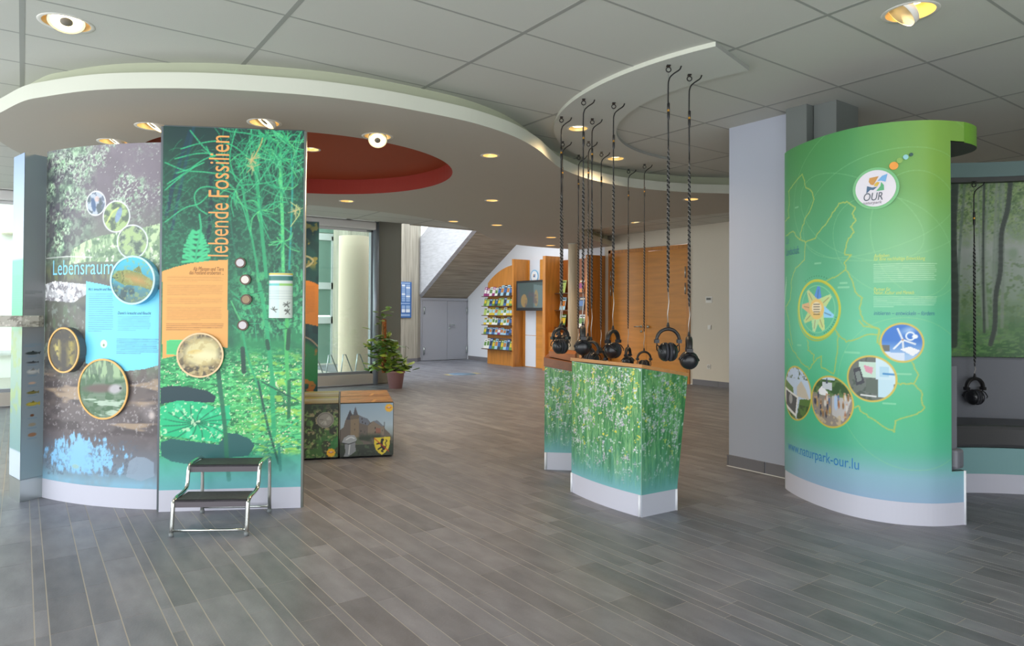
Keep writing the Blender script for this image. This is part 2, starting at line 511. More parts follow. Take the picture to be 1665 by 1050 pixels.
for (a, b) in rows:
    for lo, hi in ((-1.0, YJ), (YJ, 16.9)):
        y = lo; first = True
        while y < hi-1e-6:
            L = .63 if not first else rr.choice((.21, .42, .63, .3, .5))
            if rr.random() < .12: L = .42
            first = False; e = min(hi, y+L)
            if hi-e < .08: e = hi
            p = proj(((a+b)/2, (y+e)/2, 0))
            if p and -700 < p[0] < 2500 and p[1] < 1900 and not (y > YF and a < 5.6):
                planks.append((p[2]+(0 if (-40 < p[0] < 1705 and p[1] < 1075) else 50), a+G, b-G, y+G*.85, e-G*.85))
            y = e
planks.sort()
tile_cache = {}
for d, a, b, y0, y1 in planks[:300]:
    k = (round(b-a, 4), round(y1-y0, 3))
    if k not in tile_cache: tile_cache[k] = MB().box(-k[0]/2, k[0]/2, -k[1]/2, k[1]/2, -.012, 0).mesh('floor_plank')
    o = put('floor_plank', tile_cache[k], M_FLOOR, floor, True); o.location = ((a+b)/2, (y0+y1)/2, 0)
mb = MB()
for d, a, b, y0, y1 in planks[300:]: mb.box(a, b, y0, y1, -.012, 0)
rest = mb.build('floor_planks_beyond', M_FLOOR, floor, True); rest['kind'] = 'stuff'

# ---- lights of the ceilings, positions first because the ceilings get holes for them
LIGHTS = [  # pixel, height, radius, kind
 ((108, 38), HC, .125, 'gimbal'), ((1480, 20), HC, .125, 'lid'), ((940, 209), 3.01, .085, 'can'), ((1001, 258), 3.01, .085, 'can'),
 ((248, 206), ZC, .11, 'gimbal_away'), ((185, 231), ZC, .11, 'gimbal_away'), ((430, 200), ZC, .11, 'gimbal_away'), ((614, 222), ZC, .11, 'gimbal'),
 ((506, 243), 3.0, .075, 'can'), ((797, 253), ZC, .07, 'can'), ((564, 327), ZC, .085, 'can'), ((800, 326), ZC, .075, 'can'),
 ((737, 360), ZC, .075, 'can'), ((808, 366), ZC, .085, 'can'), ((896, 386), ZC, .095, 'can'), ((895, 399), ZC, .095, 'can'),
 ((1036, 362), ZC, .095, 'can'), ((1124, 324), ZC, .085, 'can')]
LP = [(at(p[0], p[1], z), r, k, p) for p, z, r, k in LIGHTS]

# ---- tile ceiling
ceiling = MB().add([(-3.4, -2.4, HC+.12), (-3.4, YF+.25, HC+.12), (6.05, YF+.25, HC+.12), (6.05, 11.72, HC+.12), (XW, 11.72, HC+.12), (XW, -2.4, HC+.12)],
                   [(0, 1, 2, 3, 4, 5)]).build('ceiling', mat('ceiling_void_grey', (120, 120, 118), .9))
tag(ceiling, 'white tile ceiling with grey rails', kind='structure')
box('edge_beam', 6.05, XW, 11.70, 11.80, HC-.01, HC+.45, M_CLOUD, ceiling)
TX, TY = 1.219, .604
xs = [-.02+TX*k for k in range(-2, 10)]; ys = [2.05+TY*k for k in range(-7, 18)]
cloud_pts = [(-.15, 6.28), (-.01, 5.83), (.12, 5.6), (.29, 5.35), (.46, 5.16), (.7, 4.96), (.96, 4.78), (1.25, 4.63), (1.63, 4.48), (2.06, 4.4),
 (2.57, 4.39), (2.9, 4.43), (3.31, 4.56), (3.72, 4.79), (4.03, 5.02), (4.4, 5.28), (4.84, 5.47), (5.2, 5.56), (5.56, 5.59), (5.97, 5.55), (6.5, 5.4), (6.95, 5.16),
 (7.5, 4.85), (8.05, 4.95), (8.3, 5.55), (8.2, 6.4), (8.02, 7.2), (8.05, 7.9), (8.12, 8.5), (8.0, 8.85), (8.02, 9.1), (8.42, 9.48), (9.02, 9.92), (9.6, 10.32)]
cloud_far = [(9.94, 11.96), (9.23, 11.97), (8.48, 11.82), (7.55, 11.19), (6.51, 10.21), (5.8, 9.72), (5.18, 9.41), (4.4, 9.2), (3.54, 9.17), (2.6, 9.22), (1.5, 9.05), (.6, 8.55), (.08, 8.0), (-.15, 7.45), (-.24, 6.85), (-.15, 6.28)]
c1 = catmull(cloud_pts+[(XW, 10.8)], 5); c2 = catmull([(XW, 11.98)]+cloud_far, 5)[:-1]
cloud = c1+c2
def inside(p, poly):
    ins = False; n = len(poly)
    for i in range(n):
        a, b = poly[i], poly[(i+1) % n]
        if (a[1] > p[1]) != (b[1] > p[1]) and p[0] < (b[0]-a[0])*(p[1]-a[1])/(b[1]-a[1])+a[0]: ins = not ins
    return ins
inner = offset(cloud, .14, True)
ct_mesh = {}
for i in range(len(xs)-1):
    for j in range(len(ys)-1):
        x0, x1, y0, y1 = xs[i]+.014, xs[i+1]-.014, ys[j]+.008, ys[j+1]-.008
        x1 = min(x1, XW-.01)
        if x1-x0 < .1 or (y1 > YF-.05 and x1 > 6.0) or y1 > YF+.1: continue
        if y0 > 11.5 and x0 > 5.5: continue
        cor = [(x0, y0), (x1, y0), (x1, y1), (x0, y1), ((x0+x1)/2, (y0+y1)/2)]
        if all(inside(c, inner) for c in cor): continue
        pj = [proj((c[0], c[1], HC)) for c in cor]
        if not any(q and -700 < q[0] < 2500 and q[1] > -900 for q in pj): continue
        hl = [l for l in LP if abs(l[0].z-HC) < .01 and x0 < l[0].x < x1 and y0 < l[0].y < y1]
        if hl:
            c = hl[0][0]; v, f = fill_holes([(x0, y0), (x1, y0), (x1, y1), (x0, y1)], [circle(c.x, c.y, hl[0][1])], HC)
            MB().add(v, f).build('ceiling_tile', M_CEIL, ceiling)
        else:
            k = (round(x1-x0, 3), round(y1-y0, 3))
            if k not in ct_mesh: ct_mesh[k] = MB().box(-k[0]/2, k[0]/2, -k[1]/2, k[1]/2, 0, .018).mesh('ceiling_tile')
            o = put('ceiling_tile', ct_mesh[k], M_CEIL, ceiling, True); o.location = ((x0+x1)/2, (y0+y1)/2, HC)
for X in xs:
    if X < XW: box('ceiling_rail', X-.0142, X+.0142, ys[0], (YF if X < 5.6 else 11.7), HC-.001, HC+.03, M_RAIL, ceiling)
for Y in ys:
    if Y < YF: box('ceiling_rail', xs[0], XW-.005 if Y < 11.7 else 6.0, Y-.0082, Y+.0082, HC-.0006, HC+.03, M_RAIL, ceiling)

# ---- lowered curved ceiling with its red round recess
RC = (2.33, 6.87, 1.5)
canopy = bpy.data.objects.new('ceiling_canopy', None); COL.objects.link(canopy); canopy.location = (3.5, 7, ZC)
tag(canopy, 'large lowered white ceiling panel with a curved outline and a red round recess', 'ceiling panel', kind='structure')
holes = [circle(RC[0], RC[1], RC[2], 96)]
for c, r, k, p in LP:
    if abs(c.z-ZC) < .01: holes.append(circle(c.x, c.y, r, 24))
v, f = fill_holes(cloud, holes, ZC)
MB().add(v, f).build('underside', M_CLOUD, canopy)
n = len(cloud)
mb = MB(); vv = []
for p, q in zip(cloud, inner): vv += [(p.x, p.y, ZC), (p.x, p.y, ZC+.105), (q.x, q.y, ZC+.105)]
mb.add(vv, [t for i in range(n) for t in ((i*3, ((i+1) % n)*3, ((i+1) % n)*3+1, i*3+1), (i*3+1, ((i+1) % n)*3+1, ((i+1) % n)*3+2, i*3+2))])
mb.build('edge_band', M_BAND, canopy)
vv = []
for q in inner: vv += [(q.x, q.y, ZC+.1), (q.x, q.y, HC+.02)]
MB().add(vv, [(i*2, ((i+1) % n)*2, ((i+1) % n)*2+1, i*2+1) for i in range(n)]).build('shadow_gap_band', mat('gap_band_sage', (178, 182, 158), .8), canopy)
cc = circle(RC[0], RC[1], RC[2], 96); vv = []
for q in cc: vv += [(q.x, q.y, ZC), (q.x, q.y, 3.0)]
MB().add(vv, [(i*2, i*2+1, ((i+1) % 96)*2+1, ((i+1) % 96)*2) for i in range(96)]).build('recess_rim', M_RED, canopy)
hl = [circle(c.x, c.y, r, 24) for c, r, k, p in LP if abs(c.z-3.0) < .005]
v, f = fill_holes(cc, hl, 3.0)
MB().add(v, f).build('recess_top', mat('recess_red_top', (156, 62, 18), .7), canopy)

# ---- crescent panel for the headphones
cres = bpy.data.objects.new('ceiling_crescent', None); COL.objects.link(cres); cres.location = (3.6, 4.2, 3.01)
tag(cres, 'thin white crescent panel under the tile ceiling above the headphones', 'ceiling panel')
oa = arc(5.58, 3.31, 2.235, 197.0, 94, 60); ia = arc(5.52, 3.31, 1.63, 86, 198.5, 50)
cp = oa+ia
v, f = fill_holes(cp, [circle(c.x, c.y, r, 24) for c, r, k, p in LP if abs(c.z-3.01) < .003], 3.01)
MB().add(v, f).build('panel_underside', mat('crescent_white', (200, 202, 196), .8), cres)
vv = []
for q in cp: vv += [(q.x, q.y, 3.01), (q.x, q.y, HC+.004)]
n = len(cp); no = len(oa)
qf = lambda i: (i*2, i*2+1, ((i+1) % n)*2+1, ((i+1) % n)*2)
MB().add(vv, [qf(i) for i in range(no-1)]).build('outer_edge', M_BAND, cres)
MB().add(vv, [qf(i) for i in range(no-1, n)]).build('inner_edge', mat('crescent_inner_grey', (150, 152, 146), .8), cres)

# ---- right-hand wall with the wooden double door
M_WARM = mat('wall_cream', (222, 214, 198), .8)
wr = box('wall_daylight_block', 3.6, XW+.2, -2.55, -2.4, 0, HC+.2, M_WARM); tag(wr, 'unseen cream wall added behind the viewer on the right to hold back daylight', kind='structure')  # unseen wall put in to cut daylight reaching the right side
wall = MB()
wall.box(XW, XW+.2, -2.4, 8.66, 0, HC+.2).box(XW, XW+.2, 10.9, 11.05, 0, HC+.2).box(XW, XW+.2, 8.66, 10.9, 2.72, HC+.2)
tag(wall.build('wall_right', M_WARM), 'cream wall with the wooden double door', kind='structure')
tag(MB().box(XW, XW+.2, 11.05, 17.2, 0, 5.6).build('wall_shelving', mat('wall_cool_white', (222, 225, 232), .8)), 'white wall behind the oak wall unit and the stair', kind='structure')
M_SKIRT = mat('skirting_tile_grey', (118, 116, 120), .5)
bb = bpy.data.objects.new('baseboard_right', None); COL.objects.link(bb); bb['kind'] = 'structure'; bb.location = (XW, 8, 0)
for y0, y1 in ((3.5, 8.6), (15.3, 16.7), (10.92, 11.04)):
    y = y1
    while y > y0+.02:
        a = max(y0, y-.6); box('skirting_tile', XW-.012, XW, a+.003, y-.003, 0, .105, M_SKIRT, bb); y = a
door = bpy.data.objects.new('door_1', None); COL.objects.link(door); door['kind'] = 'structure'; door.location = (XW, 9.78, 0)
tag(door, 'tall light oak double door with lever handle')
DY0, DY1 = 8.73, 10.83; DM = onX(1052, 500, XW).y
box('door_frame', XW-.03, XW+.1, DY0-.07, DY0, 0, 2.66, M_OAK, door); box('door_frame', XW-.03, XW+.1, DY1, DY1+.07, 0, 2.73, M_OAK, door)
MB().add([(XW-.03, DY0-.07, 2.62), (XW-.03, DY1+.07, 2.66), (XW-.03, DY1+.07, 2.72), (XW-.03, DY0-.07, 2.70), (XW+.1, DY0-.07, 2.62), (XW+.1, DY1+.07, 2.66), (XW+.1, DY1+.07, 2.72), (XW+.1, DY0-.07, 2.70)],
         [(0, 1, 2, 3), (7, 6, 5, 4), (0, 4, 5, 1), (3, 2, 6, 7)]).build('door_head', M_OAK, door)
lf = box('door_leaf', XW-.005, XW+.05, DY0+.006, DM-.003, .008, 2.63, M_OAKH, door); lf2 = box('door_leaf', XW-.005, XW+.05, DM+.003, DY1-.006, .008, 2.655, M_OAKH, door)
MB().tube([(XW-.02, 9.93, 1.08), (XW-.07, 9.93, 1.08), (XW-.07, 10.08, 1.075)], .012).lathe([(0, -.01), (.028, -.01), (.028, .0)], 16, (XW-.012, 9.93, 1.08), 'x').build('door_handle', M_STEEL, lf2)
MB().lathe([(0, -.02), (.024, -.02), (.024, .0)], 16, (XW-.006, 9.93, .98), 'x').build('lock_cylinder', M_STEEL, lf2)
MB().lathe([(0, -.05), (.03, -.045), (.03, -.03), (.012, -.02), (.012, 0)], 16, (XW-.006, 9.72, 1.08), 'x').build('door_knob', M_STEEL, lf)
for z in (2.16, 1.84, .45):
    MB().tube([(XW-.045, DY0+.02, z-.11), (XW-.045, DY0+.02, z+.11)], .013).build('hinge', M_STEEL, lf)
    MB().tube([(XW-.045, DY1-.02, z-.11), (XW-.045, DY1-.02, z+.11)], .013).build('hinge', M_STEEL, lf2)
# ---- switches on that wall
M_SW = mat('switch_white', (235, 232, 225), .4)
def plate(name, px, label, cat, w=.085, h=.085, kind='switch'):
    c = onX(px[0], px[1], XW); t = thing(name, label, cat, (XW, c.y, c.z))
    bevel(MB().box(-.012, 0, -w/2, w/2, -h/2, h/2).build('cover', M_SW, t, True), .004)
    if kind == 'switch': bevel(MB().box(-.02, -.01, -.032, .032, -.032, .032).build('rocker', M_SW, t, True), .003)
    elif kind == 'socket': MB().lathe([(.03, -.016), (.03, -.012), (.022, -.006), (0, -.006)], 16, (0, 0, 0), 'x').build('socket_well', mat('socket_grey', (190, 186, 178), .5), t, True)
    else:
        MB().box(-.02, -.01, -.05, .05, -.01, .035).build('display', mat('display_grey', (150, 150, 145), .3), t, True)
        for k in range(3): MB().box(-.022, -.018, -.035+k*.026, -.02+k*.026, 0, .025).build('digit', M_BLACK, t, True)
plate('thermostat', (1153, 487), 'white thermostat box with small display on the cream wall', 'thermostat', .15, .12, 'thermo')
plate('light_switch', (1154, 532), 'white square light switch below the thermostat', 'switch')
plate('wall_socket', (1153, 596), 'white round socket low on the cream wall', 'socket', kind='socket')

# ---- concrete wall piece, back wall, steel door below the stairs
def concrete(name, vertical=True, rgb=(168, 162, 148)):
    return mat(name, rgb, .85, var=.13, vscale=3.0, stretch=(9, 9, .35) if vertical else (.5, 9, 9), bump=.4, bscale=14)
M_CONC = concrete('board_marked_concrete'); M_CONC2 = concrete('soffit_concrete', False, (158, 148, 132)); M_CONC3 = mat('stair_side_concrete', (190, 192, 198), .8, var=.05, vscale=5, stretch=(2, 1, 6), bump=.12, bscale=20)
tag(MB().prism([(6.6, 16.2), (8.75, 16.57), (8.93, 16.74), (8.93, 17.2), (6.6, 17.2)], 0, 5.6).build('wall_concrete', M_CONC), 'board marked concrete wall beside the stairs', kind='structure')
sk = bpy.data.objects.new('baseboard_concrete', None); COL.objects.link(sk); sk['kind'] = 'structure'; sk.location = (8.7, 16.5, 0)
MB().prism([(7.4, 16.325), (8.755, 16.558), (8.75, 16.572), (7.4, 16.34)], 0, .1).build('skirting_tile', M_SKIRT, sk)
MB().prism([(8.757, 16.558), (8.94, 16.73), (8.93, 16.74), (8.75, 16.575)], 0, .1).build('skirting_tile', M_SKIRT, sk)
tag(MB().box(8.9, XW, 16.82, 17.0, 0, 1.76).box(8.9, XW, 16.9, 17.0, 1.7, 2.5).build('wall_back', mat('back_wall_white', (228, 230, 236), .8)), 'back wall below the stairs', kind='structure')
d2 = bpy.data.objects.new('door_2', None); COL.objects.link(d2); d2['kind'] = 'structure'; d2.location = (9.7, 16.75, 0)
tag(d2, 'low grey steel double door under the concrete stairs')
M_DOORG = mat('door_steel_grey', (160, 162, 170), .45)
x0 = at(687, 587).x; x1 = XW-.03; xm = onY(727, 520, 16.75).x
box('door_frame', x0-.06, XW, 16.74, 16.8, 1.68, 1.75, M_DOORG, d2); box('door_frame', x0-.06, x0, 16.74, 16.8, 0, 1.68, M_DOORG, d2)
a = box('door_leaf', x0+.004, xm-.004, 16.735, 16.79, .01, 1.675, M_DOORG, d2, bv=.004); b = box('door_leaf', xm+.004, x1, 16.735, 16.79, .01, 1.675, M_DOORG, d2, bv=.004)
MB().tube([(xm+.07, 16.735, .99), (xm+.07, 16.67, .99), (xm+.2, 16.67, .99)], .013).build('door_handle', M_STEEL, b)
MB().lathe([(0, -.02), (.028, -.02), (.028, 0)], 14, (xm+.07, 16.735, .9), 'y').build('lock_cylinder', M_STEEL, b)
for lf_, xx in ((a, x0+.05), (b, x1-.02)):
    for z in (.28, 1.4): MB().tube([(xx, 16.72, z-.1), (xx, 16.72, z+.1)], .02).build('hinge', M_STEEL, lf_)
# ---- concrete stairs rising towards the viewer
st = bpy.data.objects.new('concrete_stair', None); COL.objects.link(st); st.location = (9.7, 16.7, 1.7)
tag(st, 'raw concrete stair flight rising above the grey steel door', 'stair', kind='structure')
def yz(name, x0, x1, pts, m):
    n = len(pts); v = [(x0, p[0], p[1]) for p in pts]+[(x1, p[0], p[1]) for p in pts]
    return MB().add(v, [tuple(range(n)), tuple(range(n, 2*n))[::-1]]+[(i, n+i, n+(i+1) % n, (i+1) % n) for i in range(n)]).build(name, m, st)
SL = .565
zs = lambda Y: 1.74+(16.82-Y)*SL
yz('soffit_slab', 8.995, XW, [(16.82, 1.74), (12.4, zs(12.4)), (12.4, zs(12.4)+.3), (16.82, 2.04)], M_CONC2)
yz('parapet', 8.86, 8.99, [(16.86, 1.71), (12.4, zs(12.4)), (12.4, zs(12.4)+1.5), (16.86, 3.3)], M_CONC3)
for k in range(14):
    Y = 16.8-k*.3; box('stair_step', 9.0, XW, Y-.3, Y, zs(Y)+.2, zs(Y)+.46, M_CONC2, st)
win2 = MB().add([(8.9, 16.95, 2.5), (XW, 16.95, 2.5), (XW, 16.95, 5.6), (8.9, 16.95, 5.6)], [(0, 1, 2, 3)]).build('window_2', glass('pane_clear'))
tag(win2, 'bright window slot beside the stair', kind='structure')

# ---- round concrete column
cc_ = at(933, 396, ZC)
t = thing('round_column', 'slim round concrete column in front of the wooden shelving', 'column', (cc_.x, cc_.y, 0))
MB().lathe([(.118, 0), (.118, ZC+.05)], 32).build('shaft', mat('column_concrete_warm', (188, 172, 146), .6, var=.08, vscale=4, stretch=(3, 3, .4)), t, True)
MB().lathe([(.14, ZC-.02), (.14, ZC+.01), (.118, ZC+.015)], 32).build('collar', M_CLOUD, t, True)

# ---- glazed front with posts, blind box and sill
M_SILL = mat('sill_beige', (196, 188, 176), .6)
w1 = bpy.data.objects.new('window_1', None); COL.objects.link(w1); w1['kind'] = 'structure'; w1.location = (2, YF, 0)
tag(w1, 'tall glazed front with grey frames and a roller blind box')
box('sill', -3.4, 5.45, YF-.12, YF+.05, .02, .2, M_SILL, w1)
px = [-3.3, -1.2, .4, 2.0, 3.6, 5.36]
for X in px: box('mullion', X-.04, X+.04, YF-.05, YF+.05, .2, 2.9, M_FRAME, w1)
for a, b in zip(px, px[1:]):
    box('pane', a+.04, b-.04, YF-.006, YF+.006, .24, 2.86, glass('pane_clear'), w1)
box('head_frame', -3.4, 5.45, YF-.05, YF+.05, 2.86, 3.06, M_FRAME, w1); box('bottom_frame', -3.4, 5.45, YF-.05, YF+.05, .2, .25, M_FRAME, w1)
bd = thing('roller_blind', 'long pale grey roller blind box above the window', 'blind', (4, YF-.1, 2.9))
bevel(box('cassette', -3.3, 5.36, YF-.2, YF-.06, 2.89, 3.035, mat('blind_grey', (220, 218, 216), .5), bd), .02)
box('bottom_rail', -3.2, 5.2, YF-.12, YF-.09, 2.845, 2.885, mat('blind_rail_grey', (205, 205, 205), .5), bd)
# ---- grey steel column at the end of the glazing
gc = thing('window_column', 'dark grey column at the end of the glazed front behind the plant', 'column', (5.75, YF+.1, 0))
bevel(box('shaft', 5.47, 5.95, YF-.06, YF+.3, 0, HC+.1, mat('column_dark_grey', (142, 142, 134), .5), gc), .012)
MB().tube([(5.40, YF-.1, 0), (5.40, YF-.1, HC)], .055, 16).build('rain_pipe', mat('pipe_grey', (165, 172, 182), .35, .4), gc)

# ---- outdoors beyond the glass
gnd = MB().box(-30, 40, YF+.06, 60, -.25, -.05).build('ground_outside', mat('paving_pale', (205, 203, 198), .8, var=.06, vscale=2)); tag(gnd, 'pale paving outside the window', kind='structure')
a = onY(545, 500, 13.6); b = onY(596, 500, 13.6)
t = thing('outdoor_column', 'broad beige plastered column standing outside the window', 'column', ((a.x+b.x)/2+.1, 13.6+.1, -.05))
MB().lathe([((b.x-a.x)*.46, 0), ((b.x-a.x)*.46, 3.0)], 40).build('shaft', mat('plaster_beige', (248, 226, 206), .85), t, True)
bl = thing('neighbour_building', 'neighbouring building with green tinted glazing seen through the window', 'building', (5.0, 18, -.05))
gx = onY(520, 500, 18).x
box('wall', gx-.6, gx+2.5, 18.05, 18.4, 3.3, 9, mat('render_pale_green', (205, 215, 200), .8), bl)
for k, (z0, z1) in enumerate(((-.05, 1.05), (1.25, 2.0), (2.1, 3.3), (3.5, 4.6))):
    box('window_pane', gx-.6, gx+2.5, 18.0, 18.03, z0, z1, mat('green_glazing', (140, 172, 160), .12, .1), bl)
for z in (1.12, 2.05, 3.38): box('transom', gx-.6, gx+2.5, 17.95, 18.05, z-.09, z+.09, mat('transom_white', (225, 228, 230), .5), bl)
for k in range(4): box('mullion', gx-.6+k*.9, gx-.54+k*.9, 17.95, 18.05, -.05, 3.4, mat('transom_white'), bl)
ow = thing('courtyard_wall', 'sunlit white courtyard wall outside the left window', 'wall', (-1, 17, -.05))
box('wall', -9, 1.2, 17, 17.3, -.05, 4.6, mat('courtyard_white', (250, 248, 244), .85), ow)
box('ledge', -9, 1.2, 16.92, 17, .45, .55, mat('ledge_grey', (205, 205, 205), .8), ow)
MB().lathe([(.0, 0), (.14, .01), (.14, .06), (0, .09)], 14, (onY(16, 382, 16.9).x, 16.9, onY(16, 382, 16.9).z)).build('wall_lamp', mat('lamp_cream', (225, 215, 195), .5), ow)
ev = MB().box(-3.4, 6.05, YF+.06, YF+.9, HC+.05, HC+.3).build('added_sky_blocker', mat('sky_blocker_white', (225, 225, 222), .8)); tag(ev, 'unseen overhang added outside the glazed front to block sky', kind='structure')  # unseen slab added to dim the daylight outside the glass
# bicycle stand outside
bk = thing('bicycle_rack', 'galvanised bicycle rack with slanted hoops outside the window', 'bicycle rack', (4.6, 12.9, -.05))
M_GALV = mat('galvanised_steel', (188, 195, 200), .3, .8)
for k in range(6):
    X = 4.15+k*.3
    MB().tube([(X, 12.75, 0), (X+.16, 13.0, .5), (X+.22, 13.02, .5), (X+.34, 12.8, 0)], .012, 8).build('hoop', M_GALV, bk)
for Y in (12.75, 12.8): MB().tube([(4.05, Y, .0), (6.2, Y, .0)], .014, 8).build('ground_rail', M_GALV, bk)

# ---- stepped grey columns on the right
M_COLD = mat('column_grey_shade', (110, 115, 112), .55)
col = thing('grey_column', 'wide grey painted column with a tiled foot behind the green booth', 'column', (5.4, 3.6, 0))
cw = box('shaft', 5.172, 5.62, 3.265, 3.84, 0, HC+.06, M_GREY, col)
for a, b in ((3.84, 3.47), (3.464, 3.262)): box('skirting_tile', 5.158, 5.172, b+.003, a-.003, 0, .1, M_SKIRT, col)
for y0, y1 in ((3.84, 3.85),): box('skirting_tile', 5.158, 5.62, 3.84, 3.852, 0, .1, M_SKIRT, col)
box('sealant_bead', 5.152, 5.16, 3.262, 3.85, 0, .005, M_WHITE, col)
cl2 = thing('narrow_column', 'narrow grey pilaster between the wide column and the dark green grey column', 'column', (5.15, 3.1, 0))
box('shaft', 5.05, 5.28, 3.02, 3.20, 0, HC+.06, M_COLD, cl2)
cl3 = thing('square_column', 'dark grey square column rising just behind the top of the green booth', 'column', (5.3, 2.9, 0))
box('shaft', 5.14, 5.47, 2.825, 3.012, 0, HC+.06, M_COLD, cl3)

# ================================================================== EXHIBITS ON THE LEFT
def crop(x0, y0, s): return lambda pts: [(x0+a*s, y0+b*s) for a, b in pts]
def circ_px(cv, x, yt, yb):
    u, v1 = cv.P(x, yt); u2, v0 = cv.P(x, yb)
    return (u+u2)/2, (v0+v1)/2, (v1-v0)/2
def photo_disc(surf, u, v, r, off, painter, parent, name='picture', res=.004):
    """round printed picture: flat disc of ink on its own plate"""
    pl = Plate(surf, u, v, off); cv_ = Canvas(pl.curve(r), 0, 2*r, v-r, v+r, res)
    painter(cv_, r, v, r)
    o = cv_.build(name, parent, .0)
    me = o.data; bm = bmesh.new(); bm.from_mesh(me); c = pl.c
    kill = [q for q in bm.verts if (math.hypot((q.co.x-c.x)*pl.e.x+(q.co.y-c.y)*pl.e.y, q.co.z-v)) > r]
    bmesh.ops.delete(bm, geom=kill, context='VERTS'); bm.to_mesh(me); bm.free()
    return o

# ---------------------------------------------------------------- curved water panel "Lebensraum"
ang0 = math.degrees(math.atan2(6.054-7.035, .135-2.251)); ang1 = math.degrees(math.atan2(5.234-7.035, .777-2.251))
SA = Curve([(p.x, p.y) for p in arc(2.251, 7.035, 2.329, ang0 % 360, ang1 % 360, 40)])
TA = 2.53
pa = thing('habitat_panel', 'curved display panel showing a river bank, headed Lebensraum', 'display panel', (.45, 5.6, 0))
M_EDGE = mat('panel_edge_grey', (120, 128, 134), .4)
wallstrip(SA, .0, TA, .035, mat('panel_core', (150, 152, 158), .5), 'panel_body', pa)
wallstrip(SA, .0, .138, .002, M_PLINTH, 'plinth', pa).location = (-.003, -.003, 0)
box_e = SA.pos(0, 0)
MB().tube([tuple(SA.pos(-.003, .0, -.012)), tuple(SA.pos(-.003, TA, -.012))], .011, 8).build('edge_trim', mat('edge_trim_blue', (130, 175, 215), .3, .3), pa)
cv = Canvas(SA, 0, SA.len, .138, TA, .005)
def hz(y): return cv.P(168, y)[1]
cv.vramp([(0, (120, 172, 196)), (hz(785), (126, 176, 198)), (hz(765), (112, 128, 140)), (hz(715), (92, 84, 84)), (hz(640), (96, 84, 78)), (hz(560), (88, 84, 70)),
          (hz(500), (92, 96, 82)), (hz(440), (84, 80, 72)), (hz(425), (100, 120, 92)), (hz(400), (108, 118, 100)), (hz(330), (112, 103, 110)), (hz(240), (124, 114, 122))])
n1 = cv.noise(5, 11); n2 = cv.noise(14, 12)
cv.blend((n1-.45)*1.2, (70, 66, 64), .5); cv.blend((n2-.55)*2, (150, 140, 140), .35)
uL = cv.P(140, 330)[0]
leftm = np.clip((uL+.12-cv.U)/.3, 0, 1)*np.clip((cv.V-hz(430))/.1, 0, 1)
cv.speck(.5, 9, 21, (86, 120, 92), .8, leftm, .12); cv.speck(.53, 16, 22, (140, 190, 140), .9, leftm, .08); cv.speck(.57, 34, 23, (190, 228, 180), .9, leftm, .05)
cv.speck(.60, 30, 24, (40, 44, 48), .7, leftm, .06); lc = np.clip((cv.noise(10, 20)-.46)*6, 0, 1); cv.blend(leftm*(1-lc), (66, 66, 72), .6); cv.speck(.52, 70, 28, (206, 238, 196), .8, leftm*lc, .06); cv.speck(.58, 80, 29, (60, 84, 66), .6, leftm*lc, .05)
topm = np.clip((cv.V-hz(380))/.2, 0, 1)
clump = np.clip((cv.noise(5, 30)-.5)*6, 0, 1); cv.speck(.56, 45, 25, (150, 190, 150), .7, topm*clump, .06); cv.speck(.60, 80, 26, (205, 222, 200), .8, topm*clump, .04); cv.speck(.78, 60, 26, (205, 212, 200), .8, topm, .03)
# reeds on the far bank
rm = cv.pmask([cv.P(*p) for p in ((112, 430), (118, 405), (140, 392), (165, 383), (195, 378), (225, 372), (250, 366), (264, 362), (264, 440), (200, 425), (150, 425))])
cv.blend(rm, (130, 165, 118), .8); cv.speck(.5, 30, 27, (196, 222, 165), .9, rm, .1, 1., .35); cv.speck(.62, 40, 28, (230, 236, 210), .8, rm, .05); cv.speck(.56, 26, 29, (78, 110, 80), .7, rm, .08)
for k in range(60):
    x, y = random.uniform(112, 262), random.uniform(366, 400); y = max(y, 430-(x-100)*.42)
    p = cv.P(x, y); cv.line([p, (p[0]+random.uniform(-.02, .02), p[1]+random.uniform(.03, .07))], .004, (196, 226, 170), .8)
cv.line([cv.P(76, 420), cv.P(110, 417), cv.P(150, 418)], .006, (240, 240, 235), .9)
# water: dark with pale stones, reflections
wm = np.clip((hz(428)-cv.V)/.04, 0, 1)*np.clip((cv.V-hz(460))/.04, 0, 1)
cv.blend(wm, (78, 84, 74), .6); cv.speck(.55, 14, 31, (130, 140, 90), .6, wm, .1, 1.4, .4)
stm = cv.pmask([cv.P(*p) for p in ((74, 462), (90, 457), (140, 462), (141, 478), (120, 492), (74, 488))])
cv.blend(stm, (205, 205, 208), .85); cv.speck(.52, 38, 32, (250, 250, 250), 1, stm, .05); cv.speck(.62, 40, 33, (110, 105, 110), .8, stm, .04)
w2 = np.clip((hz(490)-cv.V)/.05, 0, 1)*np.clip((cv.V-hz(620))/.1, 0, 1)
cv.speck(.5, 13, 34, (96, 120, 88), .6, w2, .12, 1.6, .8); cv.speck(.6, 40, 35, (160, 175, 165), .5, w2, .05); cv.speck(.58, 9, 36, (52, 56, 54), .7, w2, .1)
w3 = np.clip((hz(600)-cv.V)/.08, 0, 1)*np.clip((cv.V-hz(712))/.05, 0, 1)
cv.speck(.5, 7, 37, (62, 54, 52), .8, w3, .12, .7, 1.6); cv.speck(.58, 6, 38, (176, 150, 118), .8, w3, .1, .5, 2.4); cv.speck(.68, 60, 39, (176, 170, 168), .6, w3, .05)
cv.ell(*cv.P(242, 672), .05, .06, (150, 140, 138), .6, .4, .05); cv.ell(*cv.P(247, 675), .02, .025, (215, 200, 190), .8, .2, .02)
